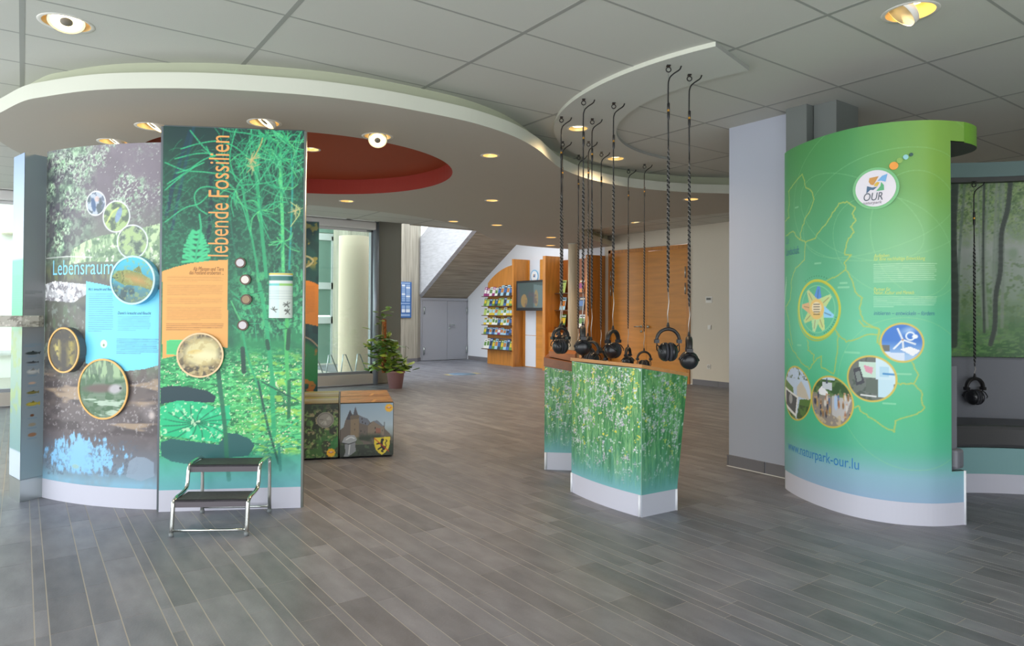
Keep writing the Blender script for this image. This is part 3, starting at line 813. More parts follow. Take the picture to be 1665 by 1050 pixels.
# sky mirrored in the water near the foot
sk_ = [cv.P(*p) for p in ((76, 722), (88, 716), (98, 735), (104, 719), (118, 726), (126, 730), (140, 726), (152, 722), (166, 728), (190, 722), (216, 718), (222, 730), (200, 742), (176, 762), (150, 770), (120, 772), (96, 768), (76, 760))]
us_, vs_k = cv.P(128, 745); skd = np.hypot((cv.U-us_)/.36, (cv.V-vs_k)/.15); skm = np.clip((1.0-skd)*1.4+(cv.noise(26, 43, 4, 1.6, .7)-.5)*2.6, 0, 1)*np.clip((1.35-skd)/.15, 0, 1)*np.clip((cv.V-hz(776))/.05, 0, 1); cv.blend(np.clip(skm*3, 0, 1), (132, 198, 244), .95); sm = cv.pmask([cv.P(*p) for p in ((74, 715), (225, 715), (225, 770), (74, 770))])
cv.speck(.56, 65, 41, (82, 92, 104), .5, sm*np.clip(np.abs(cv.U-cv.P(128, 740)[0])/.12-.35, 0, 1), .05)
cv.poly([cv.P(*p) for p in ((205, 775), (210, 750), (222, 742), (238, 744), (250, 752), (251, 774), (230, 782))], (142, 162, 180), .75); cv.ell(*cv.P(123, 758), .035, .016, (150, 190, 180), .9)
# cyan text field
cy = [cv.P(*p) for p in ((140, 457), (165, 462), (200, 470), (263, 470), (263, 592), (235, 600), (205, 603), (170, 598), (150, 594), (139, 590))]
cv.poly(cy, (104, 214, 246))
q = lambda x, y: cv.P(x, y)
cv.bars(q(145, 480)[0], q(185, 480)[0], q(165, 476)[1], q(165, 540)[1], 12, (48, 92, 120), .8, 2); cv.bars(q(192, 530)[0], q(245, 530)[0], q(218, 513)[1], q(218, 538)[1], 6, (48, 92, 120), .8, 3)
cv.bars(q(190, 560)[0], q(259, 560)[0], q(224, 550)[1], q(224, 576)[1], 6, (30, 66, 96), .9, 4)
cv.ell(*q(169, 559), .028, .028, (235, 240, 235), .95); cv.ell(*q(169, 561), .008, .01, (70, 120, 60), .9)
# bubble outlines
for x, yt, yb, pc in ((156, 311, 350, (92, 110, 130)), (189, 327, 377, (120, 150, 90)), (215, 366, 420, (120, 140, 110))):
    u, v_, r = circ_px(cv, x, yt, yb); cv.ell(u, v_, r, r, pc, .75)
    k = cv.noise(22, int(x)); m_ = (np.hypot(cv.U-u, cv.V-v_) < r).astype(np.float32)
    cv.blend(m_*(k > .52), (205, 215, 225) if x < 170 else (176, 205, 130), .7); cv.blend(m_*(k < .4), (54, 70, 66), .6)
    if x == 189: cv.ell(u+.02, v_+.01, .022, .055, (120, 150, 200), .8, -.35); cv.curve([(u-.08, v_-.05), (u-.03, v_+.03), (u+.02, v_+.06)], .012, (196, 216, 120), .8)
    if x == 156: cv.ell(u-.02, v_-.01, .02, .05, (50, 80, 120), .9, .2); cv.ell(u+.01, v_+.03, .02, .02, (210, 180, 170), .8)
    cv.ring(u, v_, r, .008, (236, 242, 246), .95)
cv.I[:] = cv.I*.9+np.array((24, 24, 27), np.float32)  # lifts the ink evenly: haze of reflected window light painted in
cv.build('river_print', pa)
u0, v0 = SA.uv(87, 445); u1, v1 = SA.uv(185, 445)
lettering('title_lettering', 'Lebensraum', SA, u0, u1, v0-.01, .155, (140, 214, 244), pa)
u0, v0 = SA.uv(144, 472.5); u1, _ = SA.uv(187, 472.5); lettering('subtitle_lettering', "Wo's kreucht und fleucht", SA, u0, u1, v0, .03, (40, 90, 120), pa, shear=.2)
u0, v0 = SA.uv(192, 511); u1, _ = SA.uv(246, 511); lettering('subtitle_lettering', "Damit's kreucht und fleucht", SA, u0, u1, v0, .03, (40, 90, 120), pa, shear=.2)
# raised round pictures
def paint_fish(c, cu, cvv, r):
    c.vramp([(cvv-r, (96, 120, 112)), (cvv-.1*r, (70, 150, 170)), (cvv+r, (74, 196, 222))])
    c.speck(.5, 16, 51, (52, 70, 74), .7, np.clip((cvv-.1*r-c.V)/.05, 0, 1), .1)
    c.poly([(cu-.95*r, cvv+.2*r), (cu-.7*r, cvv+.4*r), (cu-.2*r, cvv+.45*r), (cu+.4*r, cvv+.3*r), (cu+.95*r, cvv-.05*r), (cu+.95*r, cvv-.45*r), (cu+.3*r, cvv-.25*r), (cu-.4*r, cvv-.2*r), (cu-.8*r, cvv)], (122, 136, 74))
    c.ell(cu+.2*r, cvv+.02*r, .6*r, .16*r, (196, 146, 84), .9, -.25, .05); c.ell(cu-.75*r, cvv+.22*r, .05*r, .05*r, (20, 24, 20))
    c.curve([(cu-.5*r, cvv+.38*r), (cu-.42*r, cvv+.1*r), (cu-.5*r, cvv-.12*r)], .006, (84, 96, 50)); c.curve([(cu-.95*r, cvv+.12*r), (cu-.8*r, cvv+.08*r), (cu-.7*r, cvv+.12*r)], .006, (60, 70, 40))
    c.poly([(cu, cvv+.42*r), (cu+.3*r, cvv+.62*r), (cu+.45*r, cvv+.28*r)], (110, 122, 74)); c.speck(.58, 60, 52, (160, 172, 104), .5, None, .05)
def paint_weed(c, cu, cvv, r):
    c.fill((74, 66, 40)); c.speck(.5, 12, 53, (50, 44, 34), .9, None, .1); c.speck(.5, 26, 54, (206, 190, 96), .9, np.clip(1-np.abs(c.U-cu+.45*r)/(.35*r), 0, 1), .15); c.speck(.5, 22, 55, (176, 160, 60), .8, np.clip(1-np.abs(c.U-cu-.5*r)/(.4*r), 0, 1), .15)
def paint_otter(c, cu, cvv, r):
    c.fill((104, 128, 104)); c.speck(.48, 18, 56, (70, 104, 72), .9, None, .1); c.speck(.5, 24, 57, (168, 196, 150), .8, np.clip((c.V-cvv-.3*r)/.03, 0, 1), .1, 2, .5); c.speck(.5, 30, 58, (196, 214, 196), .8, np.clip((cvv-.2*r-c.V)/.03, 0, 1), .12, .35, 2)
    c.ell(cu-.1*r, cvv+.02*r, .7*r, .14*r, (104, 90, 84), 1, .05, .02); c.ell(cu+.5*r, cvv+.02*r, .26*r, .16*r, (176, 172, 176), 1, .2, .02); c.ell(cu+.72*r, cvv+.05*r, .05*r, .04*r, (40, 36, 36))
M_ORING = mat('ring_orange', (232, 176, 96), .4); M_BLUERIM = mat('disc_rim_blue', (110, 190, 226), .35); M_DKRIM = mat('disc_rim_dark', (88, 92, 96), .4)
for nm, x, yt, yb, th, rim, ringm, painter in (('fish_disc', 224, 417, 495, .05, M_BLUERIM, mat('ring_pale_blue', (190, 232, 246), .35), paint_fish), ('waterweed_disc', 115, 532, 605, .05, M_DKRIM, M_ORING, paint_weed), ('otter_disc', 170, 583, 681, .012, M_DKRIM, M_ORING, paint_otter)):
    u, v_, r = circ_px(cv, x, yt, yb)
    d = disc_on(nm, SA, u, v_, r, th, rim, pa)
    photo_disc(SA, u, v_, r-.006, th+.002, painter, d); ring_on('rim', SA, u, v_, r+.002, .012, .007, ringm, d, off=th-.001)

# ---------------------------------------------------------------- flat panel "lebende Fossilien"
A0 = Vector((.771, 5.168)); A1 = Vector((1.592, 4.722))
SB = Curve([A0, A1]); TB = 2.63
pb = thing('fossil_panel', 'tall flat display panel with green horsetails, headed lebende Fossilien', 'display panel', (1.18, 4.95, 0))
wallstrip(SB, 0, TB, .04, mat('panel_core'), 'panel_body', pb, step=1); wallstrip(SB, 0, .145, .002, M_PLINTH, 'plinth', pb, step=1).location = (-.0015, -.0025, 0)
for uu in (.0, SB.len): MB().tube([tuple(SB.pos(uu, 0, -.018)), tuple(SB.pos(uu, TB, -.018))], .02 if uu == 0 else .018, 4).build('edge_trim', M_EDGE if uu == 0 else mat('edge_trim_silver', (185, 196, 194), .3, .4), pb)
MB().tube([tuple(SB.pos(0, TB, -.018)), tuple(SB.pos(SB.len, TB, -.018))], .012, 4).build('edge_trim', M_EDGE, pb)
cv = Canvas(SB, 0, SB.len, .145, TB, .005)
hz = lambda y: cv.P(370, y)[1]
cv.vramp([(hz(800), (120, 186, 196)), (hz(770), (96, 190, 170)), (hz(740), (76, 176, 140)), (hz(700), (92, 190, 110)), (hz(640), (62, 178, 104)), (hz(580), (42, 150, 92)), (hz(520), (34, 118, 80)), (hz(440), (28, 92, 68)), (hz(380), (26, 84, 66)), (hz(300), (26, 74, 60)), (hz(205), (24, 58, 54))])
n1 = cv.noise(6, 61); cv.blend((n1-.5)*2.2, (22, 52, 58), .55); cv.blend((.47-n1)*2.0, (46, 140, 96), .5)
lawn = np.clip((hz(560)-cv.V)/.15, 0, 1)*np.clip((cv.V-hz(745))/.05, 0, 1)
cv.speck(.5, 60, 62, (112, 222, 140), .8, lawn, .08, .6, 1.6); cv.speck(.6, 50, 63, (20, 92, 62), .7, lawn, .06, .6, 1.6); cv.speck(.56, 30, 64, (178, 222, 92), .75, lawn*np.clip((cv.U-.45)/.3, 0, 1), .1, .6, 1.4); cv.speck(.70, 80, 65, (235, 240, 200), .9, lawn, .03)
mid = np.clip((cv.V-hz(560))/.1, 0, 1)*np.clip((hz(400)-cv.V)/.2, 0, 1)*np.clip((cv.U-.45)/.1, 0, 1)
cv.speck(.5, 50, 66, (88, 206, 132), .75, mid, .1, 1.4, .7)
c3 = crop(250, 190, .2476); c4 = crop(250, 420, .2095); c5 = crop(240, 620, .2571)
pp = lambda c, pts: [cv.P(*p) for p in c(pts)]
# dark stems behind
for pts, w, c in (([(265, 60), (200, 350), (120, 740)], .02, (24, 70, 84)), ([(240, 90), (140, 400), (85, 640)], .024, (20, 60, 76)), ([(375, 230), (380, 500), (370, 700), (330, 900)], .03, (20, 52, 58)), ([(490, 560), (520, 800), (560, 1000)], .012, (30, 110, 84)), ([(560, 300), (570, 400), (640, 780)], .012, (34, 130, 92))):
    cv.curve(pp(c3, pts), w, c, .9)
G1, G2, G3 = (58, 196, 132), (46, 168, 112), (96, 214, 130)
for pts, w, c in (([(830, 250), (838, 500), (845, 700), (850, 1050)], .022, G3), ([(665, 280), (690, 560), (715, 800), (740, 1050)], .024, G2), ([(575, 420), (600, 560), (650, 820), (690, 1050)], .014, G2), ([(905, 250), (910, 500), (890, 1000)], .012, (40, 160, 150)), ([(960, 120), (900, 400), (850, 500)], .008, G1)):
    cv.curve(pp(c3, pts), w, c, .95)
for pts in ([(180, 210), (300, 175), (420, 160), (520, 190), (610, 255)], [(140, 275), (280, 242), (390, 240)], [(90, 440), (200, 370), (330, 280), (450, 240)], [(75, 300), (200, 350), (330, 362), (480, 380)], [(75, 690), (200, 600), (300, 568), (370, 500)], [(350, 640), (285, 590), (270, 510), (320, 462), (420, 470), (560, 540), (640, 780)], [(420, 65), (500, 95), (620, 110), (760, 150)],
            [(345, 195), (380, 260), (470, 330), (580, 430)], [(640, 70), (650, 180), (690, 330)], [(545, 70), (520, 150), (500, 280), (540, 420)], [(975, 90), (900, 200), (800, 330)], [(975, 250), (850, 290), (700, 300), (540, 330)], [(975, 340), (880, 380), (760, 430), (560, 450)], [(240, 90), (330, 200), (400, 260)], [(150, 370), (240, 340), (330, 300)], [(75, 480), (170, 400), (280, 320)], [(730, 620), (800, 560), (870, 560)], [(500, 520), (620, 600), (760, 660), (900, 760)]):
    cv.curve(pp(c3, pts), .008, G1, .9)
rs = random.Random(9)
for (x, y, n, L0, L1) in ((640, 270, 26, 60, 190), (800, 270, 30, 80, 260), (700, 610, 26, 60, 180), (835, 470, 18, 60, 170), (540, 480, 14, 60, 170), (740, 130, 26, 60, 190), (850, 820, 16, 50, 130), (880, 160, 24, 60, 190)):
    for k in range(n):
        a = rs.uniform(0, 2*pi); L = rs.uniform(L0, L1); b = a+rs.uniform(-.5, .5)
        cv.curve(pp(c3, [(x, y), (x+cos(a)*L*.55, y+sin(a)*L*.55), (x+cos(b)*L, y+sin(b)*L+L*.15)]), .006, rs.choice((G1, G2, G3, (34, 132, 96))), .85, 4)
for k in range(170):
    x = rs.uniform(430, 985); y = rs.uniform(60, 520); a = rs.uniform(-2.6, -.5) if rs.random() < .7 else rs.uniform(0, 6.3); L = rs.uniform(80, 240); b = a+rs.uniform(-.35, .35)
    cv.curve(pp(c3, [(x, y), (x+cos(a)*L*.5, y+sin(a)*L*.5), (x+cos(b)*L, y+sin(b)*L)]), .0045, rs.choice((G1, G2, (34, 132, 96), (40, 150, 110), (110, 222, 160))), .8, 3)
for k in range(60):
    x = rs.uniform(60, 430); y = rs.uniform(180, 700); a = rs.uniform(-.9, .3); L = rs.uniform(60, 200)
    cv.curve(pp(c3, [(x, y), (x+cos(a)*L*.5, y+sin(a)*L*.5-10), (x+cos(a)*L, y+sin(a)*L)]), .004, rs.choice((G2, (34, 120, 90), (30, 110, 86))), .6, 3)
gm = np.clip((cv.V-hz(560))/.3, 0, 1)*np.clip((hz(250)-cv.V)/.3, 0, 1)
cv.speck(.55, 70, 69, (60, 160, 112), .45, gm, .06)
for x, y, n in ((640, 280, 20), (930, 620, 16), (650, 330, 10)):
    for k in range(n):
        a = rs.uniform(0, 2*pi); L = rs.uniform(15, 60); cv.line(pp(c3, [(x, y), (x+cos(a)*L, y+sin(a)*L)]), .005, (206, 190, 130), .85)
cv.line(pp(c3, [(640, 300), (700, 190), (715, 140)]), .007, (200, 176, 110)); cv.curve(pp(c3, [(900, 560), (960, 620), (900, 720)]), .006, (196, 206, 130))
for y, L in ((760, 30), (790, 48), (825, 62), (862, 80), (905, 86), (945, 92)):  # whorls of a water plant
    for s_ in (-1, 1):
        for a in (-.75, -.35, .1): cv.line(pp(c3, [(280, y), (280+s_*cos(a)*L, y+sin(a)*L*.7)]), .016, (70, 204, 140), .95)
cv.curve(pp(c3, [(300, 640), (310, 740), (285, 860), (270, 980)]), .012, (56, 186, 128))
for pts, w, c in (([(690, 570), (730, 760), (830, 1050)], .013, G2), ([(820, 200), (870, 470), (905, 800), (940, 1050)], .026, G2), ([(1035, 440), (1030, 700), (1045, 1050)], .026, (78, 190, 104)), ([(600, 330), (690, 520)], .006, G3), ([(600, 250), (760, 420), (800, 640)], .006, G2), ([(690, 700), (700, 880)], .03, (34, 72, 62)), ([(500, 860), (520, 1050)], .03, (36, 96, 74)), ([(1050, 560), (1040, 700)], .028, (30, 84, 60)), ([(880, 640), (890, 700)], .026, (26, 84, 62))):
    cv.curve(pp(c4, pts), w, c, .95)
for k in range(70):
    x = rs.uniform(600, 1130); y = rs.uniform(240, 560); a = rs.uniform(-.9, .9)+.5; L = rs.uniform(40, 120)
    cv.line(pp(c4, [(x, y), (x+cos(a)*L, y+sin(a)*L)]), .005, rs.choice((G1, G2, (20, 84, 62))), .8)
cv.ell(*cv.P(*c4([(860, 360)])[0]), .02, .05, (170, 214, 84), .0)
# lily pads
cv.poly(pp(c5, [(80, 40), (150, 26), (260, 34), (380, 60), (435, 95), (420, 132), (300, 135), (160, 130), (80, 142)]), (34, 64, 72))
cv.poly(pp(c5, [(85, 385), (150, 362), (450, 400), (500, 325), (570, 330), (650, 365), (678, 405), (640, 470), (520, 480), (400, 505), (270, 525), (150, 505), (85, 470)]), (44, 98, 98))
pad = [(82, 165), (130, 140), (190, 120), (330, 130), (440, 165), (520, 150), (525, 240), (470, 345), (450, 384), (330, 372), (200, 352), (82, 340)]
cv.poly(pp(c5, pad), (40, 196, 134))
for k in range(16):
    a = 2*pi*k/16+.1; cv.curve(pp(c5, [(310, 262), (310+cos(a)*110, 262+sin(a)*50), (310+cos(a+.12)*215, 262+sin(a+.12)*115)]), .007, (22, 112, 84), .75)
padm = cv.pmask(pp(c5, pad)); cv.speck(.6, 14, 67, (84, 224, 168), .7, padm, .1); cv.speck(.66, 40, 68, (214, 240, 200), .8, padm, .03)
for pts, w, c in (([(455, 0), (490, 300), (500, 460), (515, 620)], .028, (44, 116, 88)), ([(785, 0), (800, 340)], .03, G2), ([(700, 0), (760, 280), (830, 520)], .016, (34, 84, 72)), ([(895, 0), (893, 235)], .024, (40, 110, 74)), ([(720, 0), (850, 70), (950, 120)], .009, (34, 84, 72)), ([(830, 330), (900, 280), (960, 240)], .008, G1), ([(820, 400), (900, 350), (960, 330)], .007, G2), ([(800, 440), (700, 420), (640, 470)], .008, (50, 150, 110)), ([(830, 400), (840, 560)], .02, (50, 130, 110))):
    cv.curve(pp(c5, pts), w, c, .9)
for k in range(26):
    x = rs.uniform(640, 960); y = rs.uniform(200, 460); cv.line(pp(c5, [(x, y), (x+rs.uniform(40, 140), y-rs.uniform(-20, 70))]), .005, rs.choice((G1, G2, G3)), .7)
fade = np.clip((hz(735)-cv.V)/(hz(735)-hz(795)), 0, 1); cv.blend(fade, (112, 184, 192), .8)
# orange text field
og = [cv.P(*p) for p in ((264, 441), (285, 434), (310, 428), (340, 424), (371, 422), (370, 565), (345, 563), (300, 575), (264, 583))]
cv.poly(og, (238, 172, 92))
for y0, y1, n, sd in ((449, 459, 4, 2), (463, 481, 6, 3), (484, 495, 4, 4), (499, 521, 7, 5)):
    cv.bars(cv.P(272, 470)[0], cv.P(363, 470)[0], hz(y0), hz(y1), n, (150, 100, 52), .8, sd)
cv.bars(cv.P(271, 530)[0], cv.P(365, 530)[0], hz(525), hz(537.5), 3, (120, 74, 36), .9, 7)
cv.poly([cv.P(*p) for p in ((270.5, 553), (302, 552), (302, 577), (270.5, 576.5))], (84, 208, 130)); cv.bars(cv.P(272, 560)[0], cv.P(294, 560)[0], hz(554), hz(574), 6, (40, 140, 90), .7, 8)
cv.build('horsetail_print', pb)
u0, v0 = SB.uv(371, 417); _, v1 = SB.uv(373, 221)
for tx, fa, fb in (('lebende', 0, .44), ('Fossilien', .49, 1)): lettering('title_lettering', tx, SB, u0, (v1-v0)*(fb-fa), v0+(v1-v0)*fa,   .195, (236, 166, 92), pb, vertical=True)
for tx, xa, xb, y in (('Als Pflanzen und Tiere', 314, 364, 440), ('das Festland eroberten ...', 308, 364, 446)):
    u0, v0 = SB.uv(xa, y); u1, _ = SB.uv(xb, y); lettering('subtitle_lettering', tx, SB, u0, u1, v0, .04, (140, 90, 44), pb, shear=.2)
def paint_fossil(c, cu, cvv, r):
    c.fill((150, 132, 92)); c.speck(.5, 14, 71, (92, 84, 70), .9, None, .1); c.speck(.55, 26, 72, (206, 190, 150), .7, None, .1)
    c.ell(cu+.05*r, cvv+.12*r, .8*r, .62*r, (226, 214, 160), .95, .15, .04); c.ell(cu-.2*r, cvv+.15*r, .3*r, .1*r, (214, 182, 96), .95, .1, .01); c.ell(cu+.2*r, cvv, .55*r, .2*r, (240, 232, 186), .8, -.1, .03)
    c.speck(.6, 30, 73, (196, 176, 120), .6, None, .06); c.speck(.6, 24, 74, (74, 68, 60), .8, np.clip((cvv-.45*r-c.V)/.02, 0, 1), .08)
u, v_, r = circ_px(cv, 327, 541, 613)
d = disc_on('fossil_disc', SB, u, v_, r, .018, M_DKRIM, pb); photo_disc(SB, u, v_, r-.005, .021, paint_fossil, d); ring_on('rim', SB, u, v_, r+.002, .011, .006, mat('ring_cream_orange', (244, 206, 160), .4), d, off=.017)
for x, y, c in ((392, 427.5, (206, 200, 204)), (400, 454.8, (226, 216, 206)), (401.5, 486.8, (150, 122, 84)), (396, 528.5, (206, 198, 196))):
    u, v_ = SB.uv(x, y)
    k = disc_on('peephole', SB, u, v_, .036, .022, mat('knob_bronze', (84, 68, 58), .3, .5), pb); disc_on('lens', SB, u, v_, .026, .006, mat('lens_%d' % c[0], c, .15), k, off=.021)
# curved info flap
u0, v1 = SB.uv(438, 444); u1, v0 = SB.uv(475.5, 517); um = (u0+u1)/2; rr_ = (u1-u0)/2
e1 = (A1-A0).normalized(); nn = Vector((e1.y, -e1.x)); cpt = A0+e1*um
SF = Curve([(cpt+e1*(-rr_*cos(pi*k/16))+nn*(.001+.045*sin(pi*k/16))) for k in range(17)])
dr = wallstrip(SF, v0, v1, .004, mat('flap_white', (225, 228, 220), .4), 'info_flap', pb, step=32)
cf = Canvas(SF, 0, SF.len, v0+.002, v1-.002, .004); cf.fill((222, 230, 222)); hh = v1-v0
for a, b, c in ((.96, 1, (226, 206, 84)), (.83, .93, (64, 128, 120)), (.72, .77, (120, 206, 200))): cf.poly([(0, v0+a*hh), (SF.len, v0+a*hh), (SF.len, v0+b*hh), (0, v0+b*hh)], c)
cf.poly([(SF.len*.5, v0+.72*hh), (SF.len, v0+.72*hh), (SF.len, v0+.77*hh), (SF.len*.5, v0+.77*hh)], (150, 206, 110)); cf.poly([(0, v0), (SF.len*.5, v0), (SF.len*.5, v0+.72*hh), (0, v0+.72*hh)], (206, 228, 226), .8)
for k in (.6, .55, .48, .43): cf.line([(0, v0+k*hh), (SF.len, v0+k*hh)], .003, (150, 170, 170), .7)
for x, y in ((.3, .18), (.75, .3), (.78, .14)):
    for k in range(7): a = rs.uniform(0, 2*pi); cf.line([(SF.len*x, v0+y*hh), (SF.len*x+cos(a)*.025, v0+y*hh+sin(a)*.02)], .006, (84, 88, 80), .9)
cf.build('flap_print', dr)

# ---------------------------------------------------------------- grey pillar with fish on the far left
q0 = Vector((.004, 5.969)); q1 = Vector((.135, 6.054)); q2 = Vector((-.06, 6.22)); q3 = Vector((.06, 6.3))
pc = thing('fish_pillar', 'slim grey blue pillar with small fish pictures left of the curved river panel', 'display panel', (.03, 6.1, 0))
MB().prism([q0, q1, q3, q2], .152, 2.49).build('shaft', mat('pillar_blue_grey', (132, 142, 148), .45), pc)
MB().prism([q0, q1, q3, q2], 0, .155).build('steel_foot', M_STEEL, pc)
SP = Curve([q0, q1]); cp_ = Canvas(SP, 0, SP.len, .16, 2.49, .0045)
cp_.vramp([(.16, (140, 158, 164)), (1.1, (132, 142, 150)), (1.25, (136, 136, 136)), (2.49, (124, 136, 142))])
for y, w, h, c in ((574, .045, .011, (52, 62, 62)), (589, .035, .006, (56, 60, 64)), (604, .038, .017, (176, 178, 176)), (622.5, .026, .008, (190, 160, 140)), (638, .036, .010, (110, 104, 50)), (656.5, .042, .014, (170, 156, 60)), (675, .014, .009, (104, 66, 40)), (690, .026, .012, (150, 140, 120)), (706.5, .03, .014, (150, 110, 80))):
    u, v_ = SP.uv(52, y); cp_.ell(u, v_, w, h, c)
    if w > .03: cp_.poly([(u+w*.8, v_), (u+w*1.35, v_+h*1.1), (u+w*1.3, v_-h*1.1)], c); cp_.poly([(u-.01, v_+h*.7), (u+.01, v_+h*1.7), (u+.02, v_+h*.6)], tuple(int(k*.7) for k in c)); cp_.line([(u-w*.6, v_-h*.1), (u+w*.6, v_)], .004, tuple(min(255, int(k*1.25)) for k in c), .7)
    cp_.line([(u-.03, v_-h-.012), (u+.03, v_-h-.012)], .004, (90, 130, 160), .8)
for a, b, n, c in ((472, 478, 2, (60, 64, 66)), (482, 503, 8, (70, 74, 76)), (558, 564, 2, (90, 140, 170))): cp_.bars(.015, SP.len-.015, SP.uv(52, a)[1], SP.uv(52, b)[1], n, c, .8, n)
cp_.build('fish_print', pc)
SPl = Curve([q2, q0]); cl_ = Canvas(SPl, 0, SPl.len, .16, 2.49, .008)
cl_.vramp([(.16, (200, 214, 226)), (.35, (200, 214, 226)), (.36, (120, 160, 160)), (1.2, (150, 180, 150)), (1.3, (84, 214, 150)), (1.72, (96, 224, 160)), (1.74, (196, 220, 226)), (2.49, (150, 176, 214))])
cl_.speck(.5, 12, 77, (150, 176, 110), .8, np.clip((1.25-cl_.V)/.05, 0, 1)*np.clip((cl_.V-.5)/.1, 0, 1), .1); cl_.bars(.01, SPl.len-.01, 1.62, 1.34, 12, (50, 150, 110), .6, 5)
cl_.build('side_print', pc)
# printed ledge running out of the picture
lg = thing('display_ledge', 'narrow stone patterned ledge crossing the grey pillar at chest height', 'ledge', (-.2, 6.1, 1.24))
LA = Curve([(-.75, 6.28), (-.5, 6.1), (-.25, 5.99), (0, 5.95), (.10, 5.985), (.128, 6.03)])
wallstrip(LA, 1.245, 1.325, .12, mat('ledge_white_green', (214, 226, 204), .5), 'board', lg, n1=LA.len)
ce = Canvas(LA, 0, LA.len, 1.246, 1.324, .006); ce.fill((176, 172, 160)); ce.speck(.5, 30, 78, (120, 116, 104), .9, None, .1); ce.speck(.6, 60, 79, (220, 216, 204), .8, None, .05); ce.blend((ce.U < LA.len-.3).astype(np.float32), (150, 196, 200), .5); ce.build('front_print', lg)

# ---------------------------------------------------------------- step stool
sc_ = [Vector((.792, 4.577)), Vector((1.179, 4.337)), Vector((1.022, 5.011)), Vector((1.415, 4.774))]
stl = thing('step_stool', 'two step stool of chrome tube with dark grey treads in front of the horsetail panel', 'step stool', (1.1, 4.68, 0))
fwd = ((sc_[0]+sc_[1])-(sc_[2]+sc_[3]))*.5; sd = (sc_[1]-sc_[0]); sd_n = sd.normalized(); fw_n = Vector((sd_n.y, -sd_n.x))
mid_b = (sc_[2]+sc_[3])*.5+fw_n*.05; dep = fwd.dot(fw_n)-.03; W2 = .222
def sp(side, f, z): p = mid_b+sd_n*(side*W2)+fw_n*f; return (p.x, p.y, z)
TUB = mat('stool_chrome', (215, 218, 214), .15, 1.0)
for s_ in (-1, 1):
    pts = [sp(s_, dep+.02, .0), sp(s_, dep, .17), sp(s_, dep-.01, .2), sp(s_, dep-.05, .218), sp(s_, dep-.13, .222), sp(s_, dep-.19, .235), sp(s_, dep-.215, .265), sp(s_, dep-.225, .32), sp(s_, dep-.24, .36), sp(s_, dep-.28, .382), sp(s_, .05, .385), sp(s_, .015, .372), sp(s_, .0, .34), sp(s_, -.005, 0)]
    fr_ = MB().tube([tuple(p) for p in catmull([Vector(p) for p in pts], 3)], .0125, 10).build('side_frame', TUB, stl)
    for f_ in (dep+.02, -.005): MB().tube([sp(s_, f_, 0), sp(s_, f_, .022)],   .0145, 10).build('rubber_foot', mat('foot_grey', (120, 126, 128), .5), fr_)
M_TREAD = mat('tread_rubber', (66, 66, 70), .6, var=.1, vscale=60)
for f0, f1, z in ((dep-.20, dep+.0, .215), (.02, dep-.235, .375)):
    def quad(s_, f, zz): return sp(s_*.95, f, zz)
    v = [quad(-1, f0, z), quad(1, f0, z), quad(1, f1, z), quad(-1, f1, z), quad(-1, f0, z-.012), quad(1, f0, z-.012), quad(1, f1, z-.012), quad(-1, f1, z-.012), quad(-1, f1, z-.045), quad(1, f1, z-.045), quad(1, f1-.01, z-.045), quad(-1, f1-.01, z-.045)]
    tr = MB().add(v[:8], [(3, 2, 1, 0), (4, 5, 6, 7), (0, 1, 5, 4), (1, 2, 6, 5), (2, 3, 7, 6), (3, 0, 4, 7)]).build('tread', M_TREAD, stl)
    MB().add([v[3], v[2], v[9], v[8], quad(-1, f1-.008, z), quad(1, f1-.008, z), v[10], v[11]], [(0, 1, 2, 3), (7, 6, 5, 4), (0, 4, 5, 1), (3, 2, 6, 7), (0, 3, 7, 4), (1, 5, 6, 2)]).build('tread_lip', mat('tread_lip_grey', (96, 90, 96), .5), tr)
for f_, z in ((dep+.015, .035), (-.004, .04)): MB().tube([sp(-1, f_, z), sp(1, f_, z)], .008, 8).build('crossbar', TUB, stl)

# ---------------------------------------------------------------- second poster panel further back
p2 = thing('rear_panel', 'dark teal display panel with an orange field, partly hidden behind the horsetail panel', 'display panel', (2.9, 9, 0))
S2 = Curve([(2.1, 9.25), (3.25, 9.0)]); wallstrip(S2, 0, 2.58, .04, mat('panel_core'), 'panel_body', p2, step=1)
c2_ = Canvas(S2, .5, S2.len, .15, 2.57, .01); c2_.fill((22, 74, 72)); c2_.speck(.5, 6, 81, (16, 54, 58), .8, None, .1); c2_.speck(.64, 10, 82, (150, 140, 70), .8, np.clip((c2_.V-1.9)/.1, 0, 1), .05)
hz2 = lambda y: S2.uv(505, y)[1]
c2_.poly([S2.uv(*p) for p in ((480, 455), (505, 457), (521, 464), (521, 531), (480, 522))], (222, 136, 36)); c2_.bars(S2.uv(490, 480)[0], S2.uv(512, 480)[0], hz2(464), hz2(510), 14, (160, 96, 30), .8, 4)
c2_.curve([S2.uv(*p) for p in ((488, 418), (500, 417), (509, 424), (500, 433), (488, 435))], .02, (170, 170, 130), .9); c2_.ell(*S2.uv(498, 590), .2, .3, (30, 130, 60), .8, .3, .06); c2_.curve([S2.uv(*p) for p in ((488, 545), (505, 552), (520, 566))], .016, (170, 150, 120)); c2_.speck(.6, 9, 83, (190, 110, 40), .8, np.clip((hz2(560)-c2_.V)/.1, 0, 1), .05)
c2_.build('poster_print', p2)

